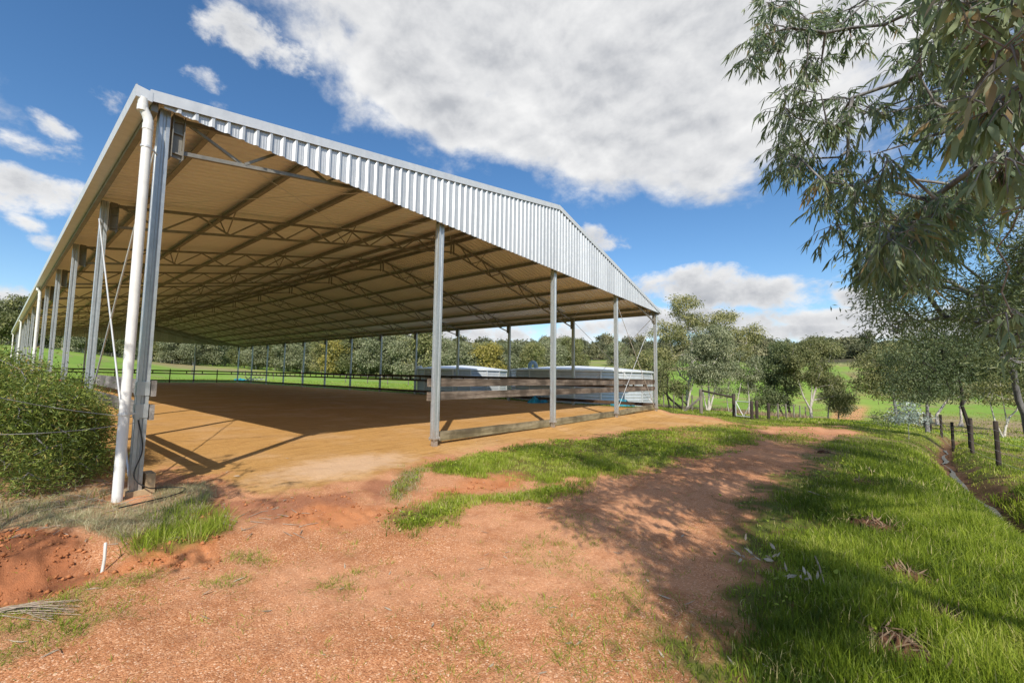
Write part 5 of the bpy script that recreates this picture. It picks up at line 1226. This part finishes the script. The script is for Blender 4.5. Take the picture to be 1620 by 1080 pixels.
tp = [tufts(60000, 1.6, 9, lambda k, x, y: np.clip(k['sp']*1.0+.018*(1-k['sand'])*(1-k['field']), 0, 1), .036, .0032, 7, .020, rg),
      tufts(9000, 1.6, 7, lambda k, x, y: k['tuft'], .13, .0052, 12, .035, rg),
      tufts(2600, 2.0, 8, lambda k, x, y: np.clip(.55*sstep(.5, .0, np.abs(sdf(x, y, np.array(PG1b))))+.5*k['g1']*(r_ok(x, y)), 0, 1), .085, .0042, 14, .030, rg)] if False else \
     [tufts(60000, 1.6, 9, lambda k, x, y: np.clip(k['sp']*1.0+.018*(1-k['sand'])*(1-k['field']), 0, 1), .036, .0032, 7, .020, rg),
      tufts(9000, 1.6, 7, lambda k, x, y: k['tuft'], .13, .0052, 12, .035, rg)]
grass_obj('weed_tufts', tp, L_grass, 'small green grass tufts sprouting from the gravel and a thick tuft by the corner post')
n = 190000; x, y, r = scatter(n, 1.8, 7, -2, 60, 1.2, rg); k = masks(x, y); lay = np.maximum(k['dry'], .35*sstep(.15, -.1, sdf(x, y, np.array(PG1c))))
lay = lay*(.3+.9*sstep(.35, .6, fbm(x, y, 4, 3, 75))); keep = rg.random(n) < lay; x, y = x[keep], y[keep]; m_ = len(x)
H = .07*rg.uniform(.4, 1.5, m_); ln = lean_of(m_, H*2.2, rg, .6); ln[:, 2] *= .8
grass_obj('dry_grass', [blades(np.stack([x, y, height(x, y)-.003], -1), H, .0032*rg.uniform(.6, 1.3, m_), ln, np.clip(rg.normal(.42, .25, m_), 0, 1))], L_dry, 'matted pale dry grass round the foot of the corner post')
# brown reeds along the creek
n = 60000; x, y, r = scatter(n, 38, 66, 66, 118, 1.0, rg); k = masks(x, y); keep = rg.random(n) < np.clip(k['reed'], 0, 1)*(.3+.7*sstep(.35, .6, fbm(x, y, .3, 3, 76))); x, y = x[keep], y[keep]; m_ = len(x)
H = rg.uniform(.2, .75, m_)
grass_obj('creek_reeds', [blades(np.stack([x, y, height(x, y)-.02], -1), H, .035*rg.uniform(.6, 1.4, m_), lean_of(m_, H, rg, .7), np.clip(rg.normal(.5, .22, m_), 0, 1))], L_reed, 'brown dead reeds along the creek below the green hill')

# fallen gum leaves and bark strips
def litter(n, dens, L, Wd, mat, name, label, r0=1.6, r1=11):
    x, y, r = scatter(n, r0, r1, -4, 106, 1.1, rg); k = masks(x, y); keep = rg.random(n) < dens(k, x, y); x, y = x[keep], y[keep]; m_ = len(x)
    a = rg.uniform(0, 2*math.pi, m_); D = nrm(np.stack([np.cos(a), np.sin(a), rg.normal(.06, .14, m_)], -1)); S_ = nrm(np.cross(D, np.array([0, 0, 1.])+rg.normal(0, .35, (m_, 3))))
    LL = L*rg.uniform(.5, 1.3, m_); WW = Wd*rg.uniform(.6, 1.3, m_); z = height(x, y)+.006
    bend = S_*LL[:, None]*rg.uniform(-.35, .35, (m_, 1))+np.array([0, 0, 1.])*LL[:, None]*rg.uniform(-.05, .22, (m_, 1))
    V, F, v = leaves(np.stack([x, y, z], -1), D, S_, LL, WW, bend, rg.random(m_), True)
    ob = np_mesh(name, V, F, [mat], {'v': v}); tag(ob, label, 'leaf litter', None, 'stuff')
nw = 60000; x, y, r = scatter(nw, 2, 22, 20, 106, 1.3, rg); k = masks(x, y)
keep = rg.random(nw) < np.clip(k['g1']+.35*k['field']*(r < 14), 0, 1)*sstep(.46, .60, fbm(x, y, 1.4, 3, 81))*(1-k['wet']); x, y = x[keep], y[keep]; m_ = len(x); a = rg.uniform(0, 6.28, m_)
D = nrm(np.stack([np.cos(a), np.sin(a), rg.uniform(.1, .9, m_)], -1)); S_ = nrm(np.cross(D, np.array([0, 0, 1.])+rg.normal(0, .2, (m_, 3)))); LL = rg.uniform(.012, .035, m_)*(1+.08*np.hypot(x-CAM[0], y-CAM[1]))
V, F, v = leaves(np.stack([x, y, height(x, y)+rg.uniform(.01, .07, m_)], -1), D, S_, LL, LL*.6, np.zeros((m_, 3)), np.clip(rg.normal(.55, .18, m_), 0, .95), True)
tag(np_mesh('clover_weeds', V, F, [L_grass], {'v': v}), 'low broad-leaved clover and capeweed growing through the grass', 'weeds', None, 'stuff')
litter(2600, lambda k, x, y: np.clip(.05+.25*k['sp']+.3*k['dry']+.10*k['red']+.10*k['g1'], 0, 1), .075, .013, M_litterleaf, 'leaf_litter', 'fallen pale gum leaves scattered over the gravel')
# twigs and sticks beneath the shrub and in the left corner
mb = MB(); rs = np.random.default_rng(31)
for i in range(190):
    if i < 120: u, v = rs.uniform(-40, 190), rs.uniform(740, 800)
    elif i < 150: u, v = rs.uniform(330, 480), rs.uniform(790, 850)
    else: u, v = rs.uniform(0, 300), rs.uniform(800, 860)
    q = gp(u, v); q[2] = hz1(q[0], q[1])+.008; a = rs.uniform(0, 6.28); L = rs.uniform(.08, .35)*(1.2 if i < 120 else .6); d = np.array([math.cos(a), math.sin(a), rs.uniform(0, .35) if i < 90 else rs.uniform(-.02, .06)])*L
    mb.tube([q, q+d*.5+rs.normal(0, .02, 3)*L*3, q+d], [.0045, .0035, .0018], 4)
tag(mb.build('twig_litter', M_stick), 'dead twigs and bark strips heaped under the shrub', 'twigs', None, 'stuff')
# bundle of pale cut reeds at the left edge
rs = np.random.default_rng(32); mb = MB()
for i in range(34):
    a = gp(rs.uniform(-60, 0), 965+rs.normal(0, 9)); b = gp(rs.uniform(60, 130), 968+rs.normal(0, 11)); a[2] = hz1(a[0], a[1])+.012+rs.uniform(0, .03); b[2] = hz1(b[0], b[1])+.008+rs.uniform(0, .02)
    mb.tube([a, (a+b)/2+(0, 0, .015), b], [.0032, .003, .0015], 5)
tag(mb.build('reed_bundle', M_stick), 'bundle of pale dry stalks lying at the bottom left edge', 'dry stalks')
# long sticks lying in the grass
for i, (u0, v0, u1, v1, lab) in enumerate([(1280, 782, 1345, 812, 'long thin stick lying in the grass beside the drive'), (1403, 932, 1470, 930, 'short pale stick lying by the largest clod'), (1515, 782, 1572, 815, 'dead stick lying across the ditch'), (1290, 890, 1305, 935, 'curled pale bark strip standing in the grass')]):
    a = gp(u0, v0, -.0); b = gp(u1, v1, -.0); a[2] = hz1(a[0], a[1])+.06; b[2] = hz1(b[0], b[1])+.05; o_ = (a+b)/2; mb = MB()
    mb.tube([a-o_, (0, 0, .02), b-o_], [.008, .007, .004], 6); s = mb.build('stick', M_stick); s.location = o_; tag(s, lab, 'stick')
# pale dead gum leaves in a spray on the grass
for i, (u, v, n, lab) in enumerate([(1268, 925, 9, 'spray of broad pale dead leaves standing in the grass'), (1195, 895, 14, 'scatter of silvery dead leaves on the edge of the grass'), (1372, 742, 6, 'small silvery leaf spray standing upright in the far verge')]):
    q = gp(u, v); q[2] = hz1(q[0], q[1]); rs = np.random.default_rng(60+i); P = rs.normal(0, .05 if i != 1 else .11, (n, 3)); P[:, 2] = np.abs(P[:, 2])*.6+.05
    D = nrm(rs.normal(size=(n, 3))+np.array([0, 0, .8])); S_ = nrm(np.cross(D, rs.normal(size=(n, 3))+nrm(CAM-q))); LL = rs.uniform(.04, .08, n)
    V, F, vv = leaves(P, D, S_, LL*1.15, LL*.36, rs.normal(0, .015, (n, 3)), rs.random(n)); ob = np_mesh('dead_leaf_spray', V, F, [M_litterleaf], {'v': vv}); ob.location = q; tag(ob, lab, 'dead leaves', None, 'stuff')
# clods of dug soil and dung in the verge
for i, (u, v, s, lab) in enumerate(CLD):
    q = gp(u, v, .0); e = empty('soil_clod', (q[0], q[1], hz1(q[0], q[1])), label=lab, cat='soil clod', group='soil clods in the grass verge')
    bm_v = []; N = 22; rs = np.random.default_rng(200+i); th = np.linspace(0, 2*math.pi, N, endpoint=False); ph = np.linspace(0, math.pi/2, 9)
    V = []
    for a in ph:
        for b in th:
            d = np.array([math.sin(a)*math.cos(b), math.sin(a)*math.sin(b), math.cos(a)]); nn = fbm(np.array([d[0]*2+i*7]), np.array([d[1]*2+d[2]*2]), 3.0, 5, 300+i)[0]
            V.append(d*s*np.array([1.25, .95, .60])*(.30+1.4*nn)+np.array([0, 0, -.01]))
    Q = np.array([(j*N+k, j*N+(k+1) % N, (j+1)*N+(k+1) % N, (j+1)*N+k) for j in range(8) for k in range(N)])
    np_mesh('clod', np.array(V), [Q], [M_soil], None, e)
    n = 170; P = np.stack([rs.normal(0, s*.6, n), rs.normal(0, s*.5, n), rs.uniform(.1, .55, n)*s], -1); D = nrm(rs.normal(size=(n, 3))+np.array([0, 0, .1])); S_ = nrm(np.cross(D, rs.normal(size=(n, 3))))
    LL = rs.uniform(.04, .12, n); V, F, vv = leaves(P, D, S_, LL, LL*.10, rs.normal(0, .02, (n, 3)), rs.random(n)*.5); np_mesh('root_fibres', V, F, [L_reed], {'v': vv}, e)
# loose stones on the gravel
n = 20000; x, y, r = scatter(n, 1.6, 9, -4, 104, 1.5, rg); k = masks(x, y)
keep = rg.random(n) < np.clip((1-k['grass'])*(1-.85*k['sand'])*.8+k['orange']*.5, 0, 1); x, y, r = x[keep], y[keep], r[keep]; m_ = len(x); k2 = {q: k[q][keep] for q in ('orange', 'hol')}
s = rg.uniform(.0018, .0042, m_)*(1+1.2*(rg.random(m_) < .03))*(1+1.0*k2['orange']*(rg.random(m_) < .4)); oct_ = np.array([(1, 0, 0), (0, 1, 0), (-1, 0, 0), (0, -1, 0), (0, 0, 1), (0, 0, -1)], float)
J = oct_[None]*(1+rg.normal(0, .25, (m_, 6, 1)))*s[:, None, None]*np.array([1, 1, .7]); a = rg.uniform(0, 6.28, m_); ca_, sa_ = np.cos(a)[:, None], np.sin(a)[:, None]
V = np.stack([J[..., 0]*ca_-J[..., 1]*sa_, J[..., 0]*sa_+J[..., 1]*ca_, J[..., 2]], -1)+np.stack([x, y, height(x, y)+s*.25], -1)[:, None]
T = np.array([(0, 1, 4), (1, 2, 4), (2, 3, 4), (3, 0, 4), (1, 0, 5), (2, 1, 5), (3, 2, 5), (0, 3, 5)]); F = ((np.arange(m_)*6)[:, None, None]+T[None]).reshape(-1, 3)
tag(np_mesh('loose_gravel', V.reshape(-1, 3), [F], [M_stone]), 'loose reddish stones on the gravel drive', 'gravel', None, 'stuff')
def stones(n, r1, dens, s0, s1, mat, name, label):
    x, y, r = scatter(n, 1.6, r1, -4, 104, 1.3, rg); k = masks(x, y); keep = rg.random(n) < dens(k, x, y); x, y = x[keep], y[keep]; m_ = len(x)
    s = s0+(s1-s0)*rg.random(m_)**2.5; J = oct_[None]*(1+rg.normal(0, .25, (m_, 6, 1)))*s[:, None, None]*np.array([1, 1, .75]); a = rg.uniform(0, 6.28, m_); ca_, sa_ = np.cos(a)[:, None], np.sin(a)[:, None]
    V = np.stack([J[..., 0]*ca_-J[..., 1]*sa_, J[..., 0]*sa_+J[..., 1]*ca_, J[..., 2]], -1)+np.stack([x, y, height(x, y)+s*.3], -1)[:, None]
    tag(np_mesh(name, V.reshape(-1, 3), [((np.arange(m_)*6)[:, None, None]+T[None]).reshape(-1, 3)], [mat]), label, 'soil', None, 'stuff')
stones(90000, 6, lambda k, x, y: np.clip(.5*k['hol']+.55*sstep(.12, -.1, sdf(x, y, np.array(PCLOD)))+.10*k['orange']+.06*k['red'], 0, 1)*sstep(.3, .6, fbm(x, y, 5, 3, 91)), .004, .024, M_crumb, 'soil_crumbs', 'crumbled red earth around the scraped hollow on the left')
# a thread of water and rubble in the ditch
V = []; N = 90
for i in range(N):
    t = i/(N-1); xx = 3.0+t*22; pts_ = np.array(DITCH); yy = np.interp(xx, pts_[:, 0], pts_[:, 1])+.05*math.sin(xx*2.1); zz = hz1(xx, yy)+.05; wd = .035+.025*math.sin(xx*1.3)
    V += [(xx, yy-wd, zz), (xx, yy+wd, zz)]
tag(np_mesh('ditch_water', np.array(V), [np.array([(2*i, 2*i+1, 2*i+3, 2*i+2) for i in range(N-1)])], [M_water], smooth=True), 'thin dark trickle of water in the ditch', None, None, 'structure')
